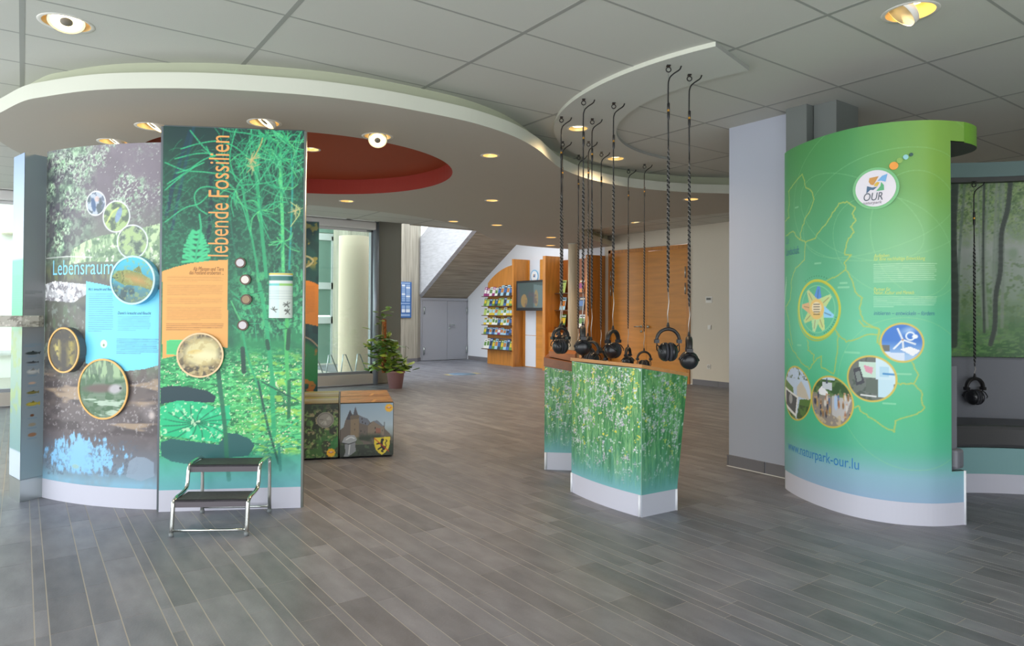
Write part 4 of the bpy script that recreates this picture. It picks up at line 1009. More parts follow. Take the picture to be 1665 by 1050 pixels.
# ---------------------------------------------------------------- four printed seat cubes
ang = math.atan2(5.877-6.061, 2.874-2.414); e1 = Vector((cos(ang), sin(ang))); e2 = Vector((-sin(ang), cos(ang)))
O = Vector((2.402, 6.065)); CS = .495; GAP = .008
def cube(name, label, i, j, paint_front, paint_top):
    a = O+e1*(i*(CS+GAP))+e2*(j*(CS+GAP)); t = thing(name, label, 'seat cube', (a.x+.1, a.y+.3, 0), 0, 'printed seat cubes')
    pl = [a, a+e1*CS, a+e1*CS+e2*CS, a+e2*CS]
    bevel(MB().prism(pl, .012, .515).build('cushion_body', mat('cube_dark_cloth', (58, 60, 52), .7), t), .01)
    if paint_front:
        s_ = Curve([pl[0], pl[1]]); c = Canvas(s_, .006, CS-.006, .02, .508, .0045); paint_front(c); c.build('front_print', t)
    n = 110; me = bpy.data.meshes.new('top_print'); U, V = np.meshgrid(np.linspace(.006, CS-.006, n), np.linspace(.006, CS-.006, n))
    class T: pass
    c = Canvas(Curve([pl[0], pl[1]]), .006, CS-.006, .006, CS-.006, .0045); paint_top(c)
    o = c.build('top_print', t); d = o.data; co = np.empty(len(d.vertices)*3, np.float32); d.vertices.foreach_get('co', co); co = co.reshape(-1, 3)
    k = co[:, 2].copy(); co[:, 0] += e2.x*k+.0015*e2.x; co[:, 1] += e2.y*k; co[:, 2] = .5165; d.vertices.foreach_set('co', co.ravel()); d.update()
    return t
def moss(c):
    c.fill((58, 72, 44)); c.speck(.48, 8, 91, (44, 50, 36), .9, None, .12); c.speck(.52, 14, 92, (70, 112, 54), .9, None, .1); c.speck(.6, 40, 93, (128, 160, 88), .8, None, .06); c.speck(.64, 30, 94, (176, 160, 120), .8, None, .05)
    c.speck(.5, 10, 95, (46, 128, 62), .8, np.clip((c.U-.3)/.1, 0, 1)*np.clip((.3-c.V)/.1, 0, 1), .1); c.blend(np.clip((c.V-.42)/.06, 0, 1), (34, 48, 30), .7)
    c.ell(.375, .385-.02, .078, .072, (150, 146, 136)); c.ring(.375, .365, .066, .008, (110, 106, 98), .9, .92)
    for k in range(9): a = rs.uniform(0, 6.28); c.line([(.375+cos(a)*.02, .365+sin(a)*.015), (.375+cos(a)*.05, .365+sin(a)*.04)], .008, rs.choice(((190, 186, 176), (104, 100, 92))), .8)
    logo(c, .428, .062, .036)
def logo(c, u, v, r):
    for k in range(9): a = 2*pi*k/9; c.ell(u+cos(a)*r*.8, v+sin(a)*r*.8, r*.34, r*.34, (240, 182, 40))
    c.ell(u, v, r*.85, r*.85, (242, 186, 44)); c.ell(u, v+r*.1, r*.6, r*.22, (176, 74, 50)); c.ell(u, v+r*.18, r*.4, r*.12, (235, 225, 215))
def castle(c):
    c.vramp([(.02, (46, 54, 44)), (.15, (58, 66, 54)), (.22, (150, 160, 160)), (.3, (176, 194, 206)), (.5, (150, 176, 198))])
    W = CS; X = lambda a: a*W/610.; Y = lambda b: .508-b*.5/595.
    P_ = lambda pts: [(X(a-485), Y(b-345)) for a, b in pts]
    c.poly(P_([(485, 640), (530, 600), (545, 540), (560, 500), (575, 470), (600, 410), (622, 460), (640, 470), (660, 378), (690, 470), (800, 520), (830, 560), (860, 545), (905, 535), (950, 590), (985, 600), (1000, 640), (1050, 690), (1092, 760), (1092, 800), (485, 800)]), (110, 100, 92))
    c.poly(P_([(560, 520), (600, 410), (640, 520)]), (70, 70, 78)); c.poly(P_([(630, 490), (658, 378), (692, 490)]), (84, 84, 92)); c.poly(P_([(605, 500), (700, 490), (700, 740), (605, 740)]), (140, 122, 98)); c.poly(P_([(600, 480), (700, 470), (706, 510), (604, 520)]), (110, 98, 84))
    c.poly(P_([(700, 480), (800, 515), (820, 570), (800, 590), (705, 560)]), (112, 118, 130)); c.poly(P_([(800, 600), (860, 545), (950, 590), (985, 610), (985, 700), (800, 700)]), (136, 122, 106)); c.poly(P_([(860, 545), (905, 535), (985, 605), (960, 610)]), (120, 126, 136)); c.poly(P_([(890, 620), (945, 630), (945, 690), (890, 680)]), (150, 100, 84))
    for a, b in ((735, 540), (770, 555), (730, 505), (880, 610), (960, 640), (880, 660), (650, 560), (650, 620), (720, 640), (760, 650)): c.poly(P_([(a, b), (a+9, b+2), (a+9, b+22), (a, b+20)]), (62, 56, 54))
    c.line(P_([(988, 610), (988, 560)]), .006, (70, 66, 70))
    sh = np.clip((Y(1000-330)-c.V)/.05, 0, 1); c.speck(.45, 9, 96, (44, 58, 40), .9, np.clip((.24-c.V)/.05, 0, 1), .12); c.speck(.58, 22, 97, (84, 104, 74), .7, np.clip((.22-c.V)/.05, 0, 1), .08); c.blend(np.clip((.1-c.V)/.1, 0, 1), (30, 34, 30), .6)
    # steel helmet
    c.poly(P_([(510, 770), (540, 715), (590, 690), (650, 690), (680, 740), (660, 775), (590, 790), (540, 775)]), (168, 172, 176)); c.poly(P_([(545, 790), (660, 772), (668, 870), (620, 905), (560, 940), (530, 930), (550, 880)]), (140, 144, 148)); c.line(P_([(512, 772), (590, 790), (670, 765)]), .006, (40, 42, 46)); c.curve(P_([(560, 740), (610, 715), (650, 730)]), .008, (225, 228, 230)); c.line(P_([(600, 800), (590, 900)]), .01, (206, 208, 210))
    # shield with lion and bend
    sh_ = [(868, 725), (1060, 720), (1058, 800), (1040, 860), (1000, 905), (962, 928), (925, 905), (890, 865), (872, 810)]
    c.poly(P_(sh_), (60, 56, 30)); c.poly(P_([(962+(a-962)*.95, 820+(b-820)*.95) for a, b in sh_]), (228, 206, 62))
    for pts, w in (([(965, 755), (960, 790), (965, 830), (985, 860)], .02), ([(905, 800), (940, 795), (960, 800)], .012), ([(920, 860), (945, 845), (965, 835)], .012), ([(985, 860), (960, 880), (975, 890)], .012), ([(985, 860), (1000, 845), (985, 830)], .012), ([(1000, 850), (1010, 820), (1000, 790), (1020, 770), (1005, 757)], .006)): c.curve(P_(pts), w, (26, 24, 22))
    c.ell(*P_([(968, 755)])[0], .014, .013, (26, 24, 22)); c.line(P_([(872, 735), (1040, 885)]), .007, (196, 40, 30))
    logo(c, *P_([(1040, 402)])[0], .034)
def straw(c):
    c.fill((146, 114, 72)); c.speck(.5, 24, 98, (178, 140, 86), .9, None, .1, .4, 2); c.speck(.55, 28, 99, (170, 112, 62), .8, None, .08, .3, 2); c.speck(.6, 30, 100, (110, 80, 44), .7, None, .06, .4, 2); c.line([(.3, .03), (.33, .2), (.44, .22)], .03, (196, 152, 84))
def meadowtop(c):
    c.vramp([(0, (104, 92, 48)), (.2, (120, 116, 92)), (.3, (140, 150, 156)), (.42, (128, 128, 70)), (.5, (150, 160, 60))]); c.speck(.55, 12, 101, (96, 84, 50), .6, None, .1, .3, 2)
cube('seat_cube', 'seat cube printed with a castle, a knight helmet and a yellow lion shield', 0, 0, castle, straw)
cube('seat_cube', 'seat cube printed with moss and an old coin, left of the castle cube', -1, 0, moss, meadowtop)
cube('seat_cube', 'straw topped seat cube directly behind the castle cube', 0, 1, None, straw)
cube('seat_cube', 'green topped seat cube directly behind the moss and coin cube', -1, 1, None, meadowtop)

# ================================================================== PLANT
pp_ = at(643, 631)
plant = thing('potted_plant', 'climbing leafy green plant on a moss pole in a dusky pink pot', 'plant', (pp_.x, pp_.y, 0))
MB().lathe([(0, .0), (.115, 0), (.155, .27), (.17, .275), (.17, .315), (.15, .315), (.145, .29), (0, .285)], 28).build('pot', mat('pot_dusky_pink', (176, 134, 134), .5), plant, True)
MB().lathe([(0, .287), (.144, .287)], 20).build('soil', mat('soil', (62, 48, 36), .9), plant, True)
MB().lathe([(.035, .28), (.045, .5), (.042, .9), (.04, 1.22), (.0, 1.24)], 12, (-.2, .06, 0)).build('moss_pole', mat('coir_brown', (150, 92, 50), .9, bump=.8, bscale=40, var=.25, vscale=30), plant, True)
leafm = [mat('leaf_green_%d' % k, c, .4) for k, c in enumerate(((128, 160, 62), (98, 136, 52), (158, 184, 82), (80, 116, 48)))]
def leafmesh():
    pts = [(0, 0), (.35, .22), (.5, .5), (.36, .9), (0, 1.0)]; v = []; f = []
    for i, (w, l) in enumerate(pts): v += [(-w*.75, l, -.18*abs(w)-.25*l*l), (0, l, -.25*l*l+.03), (w*.75, l, -.18*abs(w)-.25*l*l)]
    for i in range(4): a = i*3; f += [(a, a+1, a+4, a+3), (a+1, a+2, a+5, a+4)]
    return v, f
lv, lf_ = leafmesh(); lms = []
for m_ in leafm:
    me = MB().add(lv, lf_, True).mesh('leaf'); me.materials.append(m_); lms.append(me)
rl = random.Random(12); nleaf = 0
def leaf(x, y, z, s, a, tilt):
    global nleaf
    o = put('leaf', rl.choice(lms), None, plant, True); o.location = (x, y, z); o.scale = (s, s, s); o.rotation_euler = (tilt, rl.uniform(-.4, .4), a); nleaf += 1
for k in range(235):
    z = .3+.62*rl.random()**1.3; R = .32*(1-(z-.3)/1.0)+.05; a = rl.uniform(0, 2*pi); d = R*(.35+.75*rl.random())
    cxx = -.2*min(1, (z-.2)/.5); leaf(cxx+cos(a)*d, .06+sin(a)*d*.8, z, rl.uniform(.10, .17), rl.uniform(0, 6.3), rl.uniform(-.2, 1.0))
for k in range(16):
    a = rl.uniform(0, 2*pi); leaf(-.2+cos(a)*.1, .06+sin(a)*.1, 1.2+rl.uniform(-.1, .18), rl.uniform(.07, .11), rl.uniform(0, 6.3), rl.uniform(-.5, .6))
for x, z in ((-.5, 1.05), (-.45, .55), (.22, .5), (.18, .72), (-.42, .92), (-.48, .44), (.24, .36), (-.12, 1.42), (-.3, 1.36), (-.2, 1.38)): leaf(x, -.02, z, .15, rl.uniform(0, 6.3), .5)
st_ = MB()
for k in range(10):
    a = rl.uniform(0, 2*pi); st_.tube([(0, 0, .28), (-.12+cos(a)*.1, .05+sin(a)*.1, .6), (-.2+cos(a)*.05, .06+sin(a)*.05, 1.2+rl.uniform(-.3, .1))], .006, 5)
st_.tube([(.05, 0, .28), (.18, 0, .55), (.2, 0, .75), (.26, 0, .7)], .004, 5)
st_.build('stems', mat('stem_green', (86, 96, 46), .6), plant, True)

# ================================================================== BLUE DIRECTORY SIGN
sg = thing('directory_sign', 'blue framed directory board with pale name plates on the concrete wall', 'sign', (8.2, 16.4, 1.17))
def sgp(x, z): return Vector((x, 16.2+(x-6.6)*(16.57-16.2)/(8.75-6.6)))
Ssg = Curve([sgp(7.9, 0), sgp(8.52, 0)]); z0, z1 = 1.2, 2.16
wallstrip(Ssg, z0, z1, .03, mat('sign_blue', (58, 108, 176), .4), 'board', sg, step=1).location = (.005, -.03, 0)
cols = [(.04, .15), (.17, .28), (.31, .42), (.45, .58)]
for a, b in cols:
    for k in range(8):
        za = 1.63+k*.058; wallstrip(Ssg, za, za+.05, .006, mat('name_plate_pale' if (k*3+int(a*50)) % 4 else 'name_plate_white', (150, 178, 216) if (k*3+int(a*50)) % 4 else (222, 230, 240), .4), 'name_plate', sg, a, b, 1).location = (.004, -.036, 0)
    for k in range(2): wallstrip(Ssg, 1.34+k*.1, 1.34+k*.1+.09, .006, mat('name_plate_pale' if k else 'name_plate_white'), 'name_plate', sg, a, b, 1).location = (.004, -.036, 0)
wallstrip(Ssg, 1.56, 1.6, .006, mat('name_plate_pale'), 'header_strip', sg, .04, .58, 1).location = (.004, -.036, 0); wallstrip(Ssg, 1.24, 1.3, .006, mat('name_plate_pale'), 'header_strip', sg, .04, .58, 1).location = (.004, -.036, 0); wallstrip(Ssg, 2.1, 2.14, .006, mat('name_plate_pale'), 'header_strip', sg, .04, .58, 1).location = (.004, -.036, 0)

# ================================================================== WOODEN SHELVING ON THE RIGHT WALL
XS = 10.0
Y = lambda x, y=500: onX(x, y, XS).y
Y0, Y1, Y2, Y3 = Y(790), Y(836), Y(887), Y(957, 420)
M_SHELF = mat('shelf_edge_dark', (92, 62, 38), .5)
sh = thing('brochure_rack', 'tall oak wall unit with brochure shelves and a screen niche', 'shelf', (10.2, 13, 0))
# left section with arched top
n = 16; poly = [(Y0, 0), (Y0, 2.13)]+[(Y0+(Y1-Y0)*k/n, 2.13+(2.56-2.13)*(sin(pi/2*(k/n)**.85))) for k in range(1, n+1)]+[(Y1, 0)]
v = [(XS+.06, a, b) for a, b in poly]+[(XW-.01, a, b) for a, b in poly]; N = len(poly)
MB().add(v, [tuple(range(N)), tuple(range(N, 2*N))[::-1]]+[(i, N+i, N+(i+1) % N, (i+1) % N) for i in range(N)]).build('rack_back', M_OAK, sh)
rowz = []
for yb, yt in ((481, 463), (497.3, 484), (512.6, 500), (528.3, 516), (544, 532), (568, 551)):
    zb = onX(812, yb, XS-.02).z; zt = onX(812, yt, XS).z; rowz.append((zb, zt))
    box('shelf_board', XS-.1, XS+.07, Y1+.01, Y0+.06, zb-.018, zb, M_SHELF, sh)
box('recess_strip', XS+.045, XS+.062, Y1+.02, Y0-.05, rowz[5][1]+.02, rowz[4][0]-.12, mat('strip_grey', (120, 108, 104), .6), sh)
box('partition', 9.95, XW-.01, Y1-.035, Y1+.035, 0, 2.69, M_OAK, sh); box('partition', 9.95, XW-.01, Y2-.05, Y2+.05, 0, 2.69, M_OAK, sh); box('partition', 9.95, XW-.01, Y3-.04, Y3+.04, 0, 2.62, M_OAK, sh)
# screen niche
box('niche_back', XW-.06, XW-.01, Y2+.05, Y1-.035, 1.3, 2.67, M_OAKH, sh)
yw0, yw1 = onX(862, 430, XW-.06).y, onX(878, 430, XW-.06).y
niche = box('white_panel', XW-.07, XW-.06, yw1, yw0, 1.3, 2.67, mat('panel_white_blue', (214, 220, 230), .4), sh)
zc_ = onX(880, 546, 10.25).z
box('cabinet_body', 10.25, XW-.01, Y2+.05, Y1-.035, 0, 1.55, M_OAKH, sh)
for a, b in ((.02, zc_-.006), (zc_+.006, 1.54)):
    yb0, yb1 = onX(854, 560, 10.23).y, onX(871, 560, 10.23).y
    box('cabinet_door', 10.235, 10.25, Y2+.055, yb1-.004, a, b, M_OAKH, sh); box('white_door', 10.233, 10.25, yb1, yb0, a, b, mat('panel_white_blue'), sh); box('cabinet_door', 10.235, 10.25, yb0+.004, Y1-.04, a, b, M_OAK, sh)
# round sign in the niche
SN = Curve([(XW-.072, yw0), (XW-.072, yw1)])
uc, vc = SN.uv(869, 450); vc = onX(869, 449, XW-.07).z
lo = disc_on('round_emblem', SN, SN.len/2, vc, .15, .008, mat('emblem_white', (232, 236, 240), .4), niche)
ring_on('emblem_ring', SN, SN.len/2, vc, .16, .025, .01, mat('emblem_blue', (110, 180, 220), .4), lo)
for du, dv, c in ((-.02, .03, (200, 150, 70)), (.025, .03, (90, 140, 200)), (-.02, -.005, (60, 80, 110)), (.02, -.01, (90, 160, 110))): disc_on('emblem_leaf', SN, SN.len/2+du, vc+dv, .02, .003, mat('emb_%d' % c[0], c, .4), lo, off=.008)
# right section behind the round column
box('rack_back', XW-.06, XW-.01, Y3+.04, Y2-.05, 0, 2.6, M_DKOAK, sh)
for z in (.62, 1.02, 1.42, 1.82): box('shelf_board', XW-.24, XW-.06, Y3+.04, Y2-.05, z-.02, z, M_SHELF, sh)
box('counter_box', 10.05, XW-.06, Y3+.04, Y2-.05, 0, min(.97, onX(905, 541, 10.05).z), M_OAK, sh)
# ---- brochures, each one a thing
COV = [((232, 232, 226), 'white'), ((96, 140, 70), 'green'), ((70, 110, 170), 'blue'), ((214, 186, 60), 'yellow'), ((150, 60, 120), 'purple'), ((60, 66, 74), 'dark'), ((190, 120, 60), 'orange'), ((160, 200, 220), 'pale blue'), ((176, 196, 110), 'lime')]
ORD = ['first', 'second', 'third', 'fourth', 'fifth', 'sixth', 'seventh', 'eighth', 'ninth', 'tenth', 'eleventh']
ROWN = ['top', 'second', 'third', 'fourth', 'fifth', 'lowest']
pal = [[4, 4, 0, 4, 0, 5, 7, 5, 7, 5], [1, 8, 2, 1, 5, 1, 8, 2, 3, 1], [8, 0, 3, 3, 7, 8, 3, 0, 3, 3], [3, 0, 3, 0, 0, 5, 3, 0, 7, 5], [1, 2, 7, 2, 7, 4, 7, 7, 2, 5], [0, 0, 2, 1, 7, 5, 1, 7, 2, 1]]
rb = random.Random(4); bmesh_cache = {}
def brochure(c, loc, w, h, lean, label, group, rz=0.0):
    ro, nm = COV[c]
    if (c, round(w, 2), round(h, 2)) not in bmesh_cache:
        bmesh_cache[(c, round(w, 2), round(h, 2))] = (MB().box(-.008, 0, -w/2, w/2, 0, h).mesh('cover'), MB().box(-.0095, -.008, -w/2+.012, w/2-.012, h*.3, h*.72).mesh('cover_picture'), MB().box(-.0095, -.008, -w/2+.015, w/2-.03, h*.82, h*.9).mesh('cover_title'))
    t = thing('brochure', label, 'brochure', loc, rz, group)
    a, b, d = bmesh_cache[(c, round(w, 2), round(h, 2))]
    k = COV[(c*5+3+int(loc[1]*7)) % 9][0]
    for me, m_ in ((a, mat('cover_'+nm.replace(' ', '_'), ro, .35)), (b, mat('cover_pic_%d' % c, COV[(c*2+1) % 9][0], .35)), (d, mat('cover_title_%d' % c, (40, 50, 60) if sum(ro) > 380 else (235, 235, 230), .35))):
        o = put(me.name.split('.')[0], me, m_, t, True); o.rotation_euler = (0, lean, 0)
for r_ in range(6):
    n = 10; wid = (Y0+.03-(Y1+.05))/n
    for k in range(n):
        c = pal[r_][k]; yk = Y0+.03-(k+.5)*wid; h = rowz[r_][1]-rowz[r_][0]+rb.uniform(-.03, .01) if r_ else rowz[r_][1]-rowz[r_][0]+rb.uniform(-.07, .0)
        brochure(c, (XS-.05+.002*k, yk, rowz[r_][0]+.003), round(wid-.004, 3), min(round(max(.16, h)/.03)*.03, (rowz[r_-1][0]-rowz[r_][0]-.03) if r_ else 9), .22, '%s brochure from the left on the %s shelf of the oak rack, %s cover' % (ORD[k], ROWN[r_], COV[c][1]), 'brochures on the oak rack')
for z, cs in ((1.82, (8, 1, 6, 0)), (1.42, (7, 0, 5, 0)), (1.02, (1, 6, 0, 7))):
    for k, c in enumerate(cs):
        yk = Y2-.25-k*.33
        brochure(c, (XW-.17, yk, z+.003), .2, .3, .2, '%s brochure from the left on the %s shelf behind the round column, %s cover' % (ORD[k], {1.82: 'upper', 1.42: 'middle', 1.02: 'lower'}[z], COV[c][1]), 'brochures behind the round column')
# ---- screen
a = onX(840, 457, 9.98); b = onX(886, 505, 9.98)
tv = thing('wall_screen', 'flat black screen mounted in the oak wall unit', 'screen', (10.0, (a.y+b.y)/2, b.z))
bevel(box('housing', 9.97, 10.03, b.y, a.y, b.z, a.z, mat('screen_black', (24, 26, 28), .3), tv), .006)
box('wall_bracket', 10.03, XW-.05, (a.y+b.y)/2-.12, (a.y+b.y)/2+.12, (a.z+b.z)/2-.15, (a.z+b.z)/2+.15, M_BLACK, tv)
STV = Curve([(9.969, a.y-.055), (9.969, b.y+.055)]); cs_ = Canvas(STV, 0, STV.len, b.z+.07, a.z-.055, .012)
cs_.vramp([(b.z, (72, 84, 84)), (a.z, (58, 76, 74))]); cs_.ell(STV.len*.27, b.z+.24, .13, .16, (150, 120, 70), .9); cs_.poly([(STV.len*.64, b.z+.06), (STV.len*.98, b.z+.06), (STV.len*.98, a.z-.14), (STV.len*.64, a.z-.1)], (96, 116, 116), .9); cs_.ell(STV.len*.74, b.z+.3, .08, .2, (150, 124, 80), .8); cs_.speck(.55, 6, 111, (84, 70, 80), .6, None, .1)
cs_.build('screen_picture', tv, .0015)

# ================================================================== LECTERNS
M_TOP = wood('lectern_top_wood', (190, 136, 82), (6, 1, 6), var=.06); M_TOP2 = wood('lectern_top_walnut', (138, 86, 54), (1, 6, 6), var=.08)
def meadow(c, top, seed, dark=0.0):
    c.vramp([(.13, (126, 184, 192)), (.2, (112, 174, 176)), (.34, (92, 158, 132)), (.55, (78, 146, 92)), (.8, (96, 158, 92)), (1.02, (104, 156, 92))])
    r = random.Random(seed); L = c.u1-c.u0; low = np.clip((c.V-.16)/.3, 0, 1)
    n = c.noise(9, seed, 4, 1, .5); c.blend(low*np.clip((n-.5)*5, 0, 1), (44, 104, 58), .6); c.blend(low*np.clip((.46-n)*5, 0, 1), (150, 196, 126), .45)
    n = c.noise(60, seed+3, 3, 1.4, .12); c.blend(low*np.clip((n-.53)*7, 0, 1), (36, 98, 54), .5); c.blend(low*np.clip((.46-n)*7, 0, 1), (178, 216, 146), .5)
    for k in range(int(1500*L)):
        u = c.u0+r.random()*L; v = .16+r.random()*(top-.2); h = r.uniform(.03, .16); a = r.gauss(0, .022); f = min(1, max(.2, (v-.12)/.35))
        c.line([(u, v), (u+a*.4, v+h*.5), (u+a, v+h)], .003, r.choice(((168, 214, 136), (70, 150, 80), (40, 106, 58), (190, 224, 156), (92, 178, 96), (30, 88, 50))), .75*f)
    for k in range(int(420*L)):
        u = c.u0+r.random()*L; v = .22+(top-.22)*r.random()**.8; f = min(1, max(.3, (v-.06)/.4)); kk = r.random()
        for j in range(r.randint(2, 7)):
            if kk < .2 and v > .4: col = r.choice(((230, 214, 66), (240, 228, 110)))
            elif kk < .5: col = r.choice(((204, 186, 208), (226, 206, 222), (186, 176, 200)))
            else: col = r.choice(((238, 240, 236), (214, 226, 226), (196, 214, 220)))
            c.ell(u+r.gauss(0, .009), v+r.gauss(0, .011), r.uniform(.0034, .006), r.uniform(.0034, .006), col, .95*f)
    for cx_, cyy in ((.45, .83), (.3, .6), (.55, .75), (.78, .62)):
        for j in range(34): c.ell(c.u0+L*(cx_+r.gauss(0, .03)), top*cyy+r.gauss(0, .04), .0055, .0045, r.choice(((206, 196, 214), (180, 170, 196), (236, 232, 238))), .8)
    for j in range(int(130*L)): c.ell(c.u0+L*(.72+r.gauss(0, .12)), top*(.85+r.gauss(0, .09)), .0042, .005, r.choice(((206, 206, 120), (190, 196, 110), (214, 206, 160))), .85)
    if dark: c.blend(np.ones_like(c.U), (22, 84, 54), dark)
def lectern(name, label, P, w, d, W, top_m, HB=1.015, HR=.945, tt=.024, bulge=.035):
    """P: corner on the tall back side, w: unit vector along the back, d: unit vector towards the reader; W wide"""
    t = thing(name, label, 'lectern', (P.x+w.x*W/2+d.x*.16, P.y+w.y*W/2+d.y*.16, 0), 0, 'meadow print lecterns')
    B0, B1, T0, T1 = .0, .315, .0, .43
    def pt(a, b, z): q = P+w*a+d*b; return (q.x, q.y, z)
    bul = lambda a: -bulge*(1-(2*a/W-1)**2)
    back = [P+w*(W*k/14)+d*bul(W*k/14) for k in range(15)]
    zt = lambda b: HB+(HR-HB)*b/T1
    v = []; f = []; n = 15
    for k in range(n): a = W*k/14; q = back[k]; v += [(q.x, q.y, .0), (q.x, q.y, HB-.02), pt(a, T1, HR-.02), pt(a, B1, 0)]
    for k in range(n-1):
        i, j = k*4, k*4+4
        for m_ in range(4): f.append((i+m_, j+m_, j+(m_+1) % 4, i+(m_+1) % 4))
    f += [(0, 1, 2, 3), ((n-1)*4+3, (n-1)*4+2, (n-1)*4+1, (n-1)*4)]
    body = MB().add(v, f).build('body', mat('lectern_core', (150, 186, 170), .5), t)
    o_ = .008
    tp = [pt(-o_, -o_, HB-.02+.004), pt(W+o_, -o_, HB-.016), pt(W+o_, T1+o_, HR-.023), pt(-o_, T1+o_, HR-.023)]
    tp2 = [(a, b, c+tt) for a, b, c in tp]
    MB().add(tp+tp2, [(3, 2, 1, 0), (4, 5, 6, 7), (0, 1, 5, 4), (1, 2, 6, 5), (2, 3, 7, 6), (3, 0, 4, 7)]).build('desk_top', top_m, t)
    return t, back, pt, (HB, HR, B1, T1)
# front lectern: back faces the viewer's left, reader stands on the right
Pb = Vector((3.426, 3.973)); Pc = Vector((3.383, 3.207)); W = (Pc-Pb).length; w = (Pc-Pb).normalized(); d = Vector((-w.y, w.x)); d = d if d.x > 0 else -d
t, back, pt, (HB, HR, B1, T1) = lectern('meadow_lectern', 'front lectern printed with a flower meadow, light wooden slanted top', Pb, w, d, W, M_TOP)
SBk = Curve(back); c = Canvas(SBk, .003, SBk.len-.003, .147, HB-.024, .004); meadow(c, HB, 5); c.build('back_print', t)
wallstrip(SBk, 0, .147, .002, M_PLINTH, 'plinth', t).location = (-.002, 0, 0)
for uu in (.012, SBk.len-.014): MB().tube([tuple(SBk.pos(uu, .002, .004)), tuple(SBk.pos(uu, .147, .004))], .012, 4).build('corner_trim', mat('corner_trim_white', (232, 234, 240), .3), t)
# its side towards the viewer (trapezoid)
SS = Curve([Pc, Pc+d*T1])
def side_print(S_, parent, seed, HB=1.015, HR=.945, mirror=False):
    c = Canvas(S_, 0, T1, .147, HB-.022, .005); meadow(c, HB, seed, .22 if seed == 8 else .05)  # deeper green print on the front lectern, with some side shading put into the ink
    o = c.build('side_print', parent, .002); me = o.data; bm = bmesh.new(); bm.from_mesh(me)
    co = [(i % c.nu, i//c.nu) for i in range(len(bm.verts))]
    for q, (i, j) in zip(list(bm.verts), co):
        z = q.co.z; a = i/(c.nu-1)
        ww = B1+(T1-B1)*z/HR
        p = S_.pos(a*ww if not mirror else T1-a*ww, 0, .002)
        zz = .147+(z-.147)/(HB-.022-.147)*(HB+(HR-HB)*a*ww/T1-.022-.147)
        q.co = (p[0], p[1], zz)
    bm.to_mesh(me); bm.free(); return o
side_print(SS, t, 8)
wallstrip(Curve([Pc, Pc+d*(B1+.02)]), 0, .147, .003, mat('plinth_side_grey', (182, 184, 196), .4), 'plinth', t, step=1).location = (0, -.004, 0)
for uu in (B1+.006,): q = SS.pos(uu, 0, .006); MB().tube([(q[0], q[1], .002), (q[0], q[1], .147)], .011, 4).build('corner_trim', mat('corner_trim_white'), t)
# second lectern: its narrow side faces the viewer, the reader stands on the right
P0 = Vector((3.711, 4.665)); wd = Vector((-.68, -.733)); rd = Vector((.733, -.68))
HB2, HR2 = .915, .845
t2, back2, pt2, _ = lectern('meadow_lectern', 'rear lectern with a thick brown wooden top, half hidden behind the front lectern', P0-wd*.77, wd, rd, .77, M_TOP2, HB2, HR2, .075, .0)
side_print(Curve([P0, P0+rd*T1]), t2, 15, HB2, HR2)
SR = Curve([P0, P0+rd*(B1+.02)])
wallstrip(SR, 0, .15, .003, M_PLINTH, 'plinth', t2, step=1).location = (-rd.y*-.004, -.004, 0)
MB().tube([tuple(SR.pos(.012, .002, .006)), tuple(SR.pos(.012, .15, .006))], .012, 4).build('corner_trim', mat('corner_trim_white'), t2)
z_ = HB2+.062; MB().add([pt2(.1, .03, z_), pt2(.68, .03, z_), pt2(.68, .26, z_-.045), pt2(.1, .26, z_-.045), pt2(.1, .03, z_+.05), pt2(.68, .03, z_+.05), pt2(.68, .26, z_+.02), pt2(.1, .26, z_+.02)], [(3, 2, 1, 0), (4, 5, 6, 7), (0, 1, 5, 4), (1, 2, 6, 5), (2, 3, 7, 6), (3, 0, 4, 7)]).build('book_rest', wood('lectern_rest_wood', (176, 108, 52), (1, 6, 6), var=.08), t2)

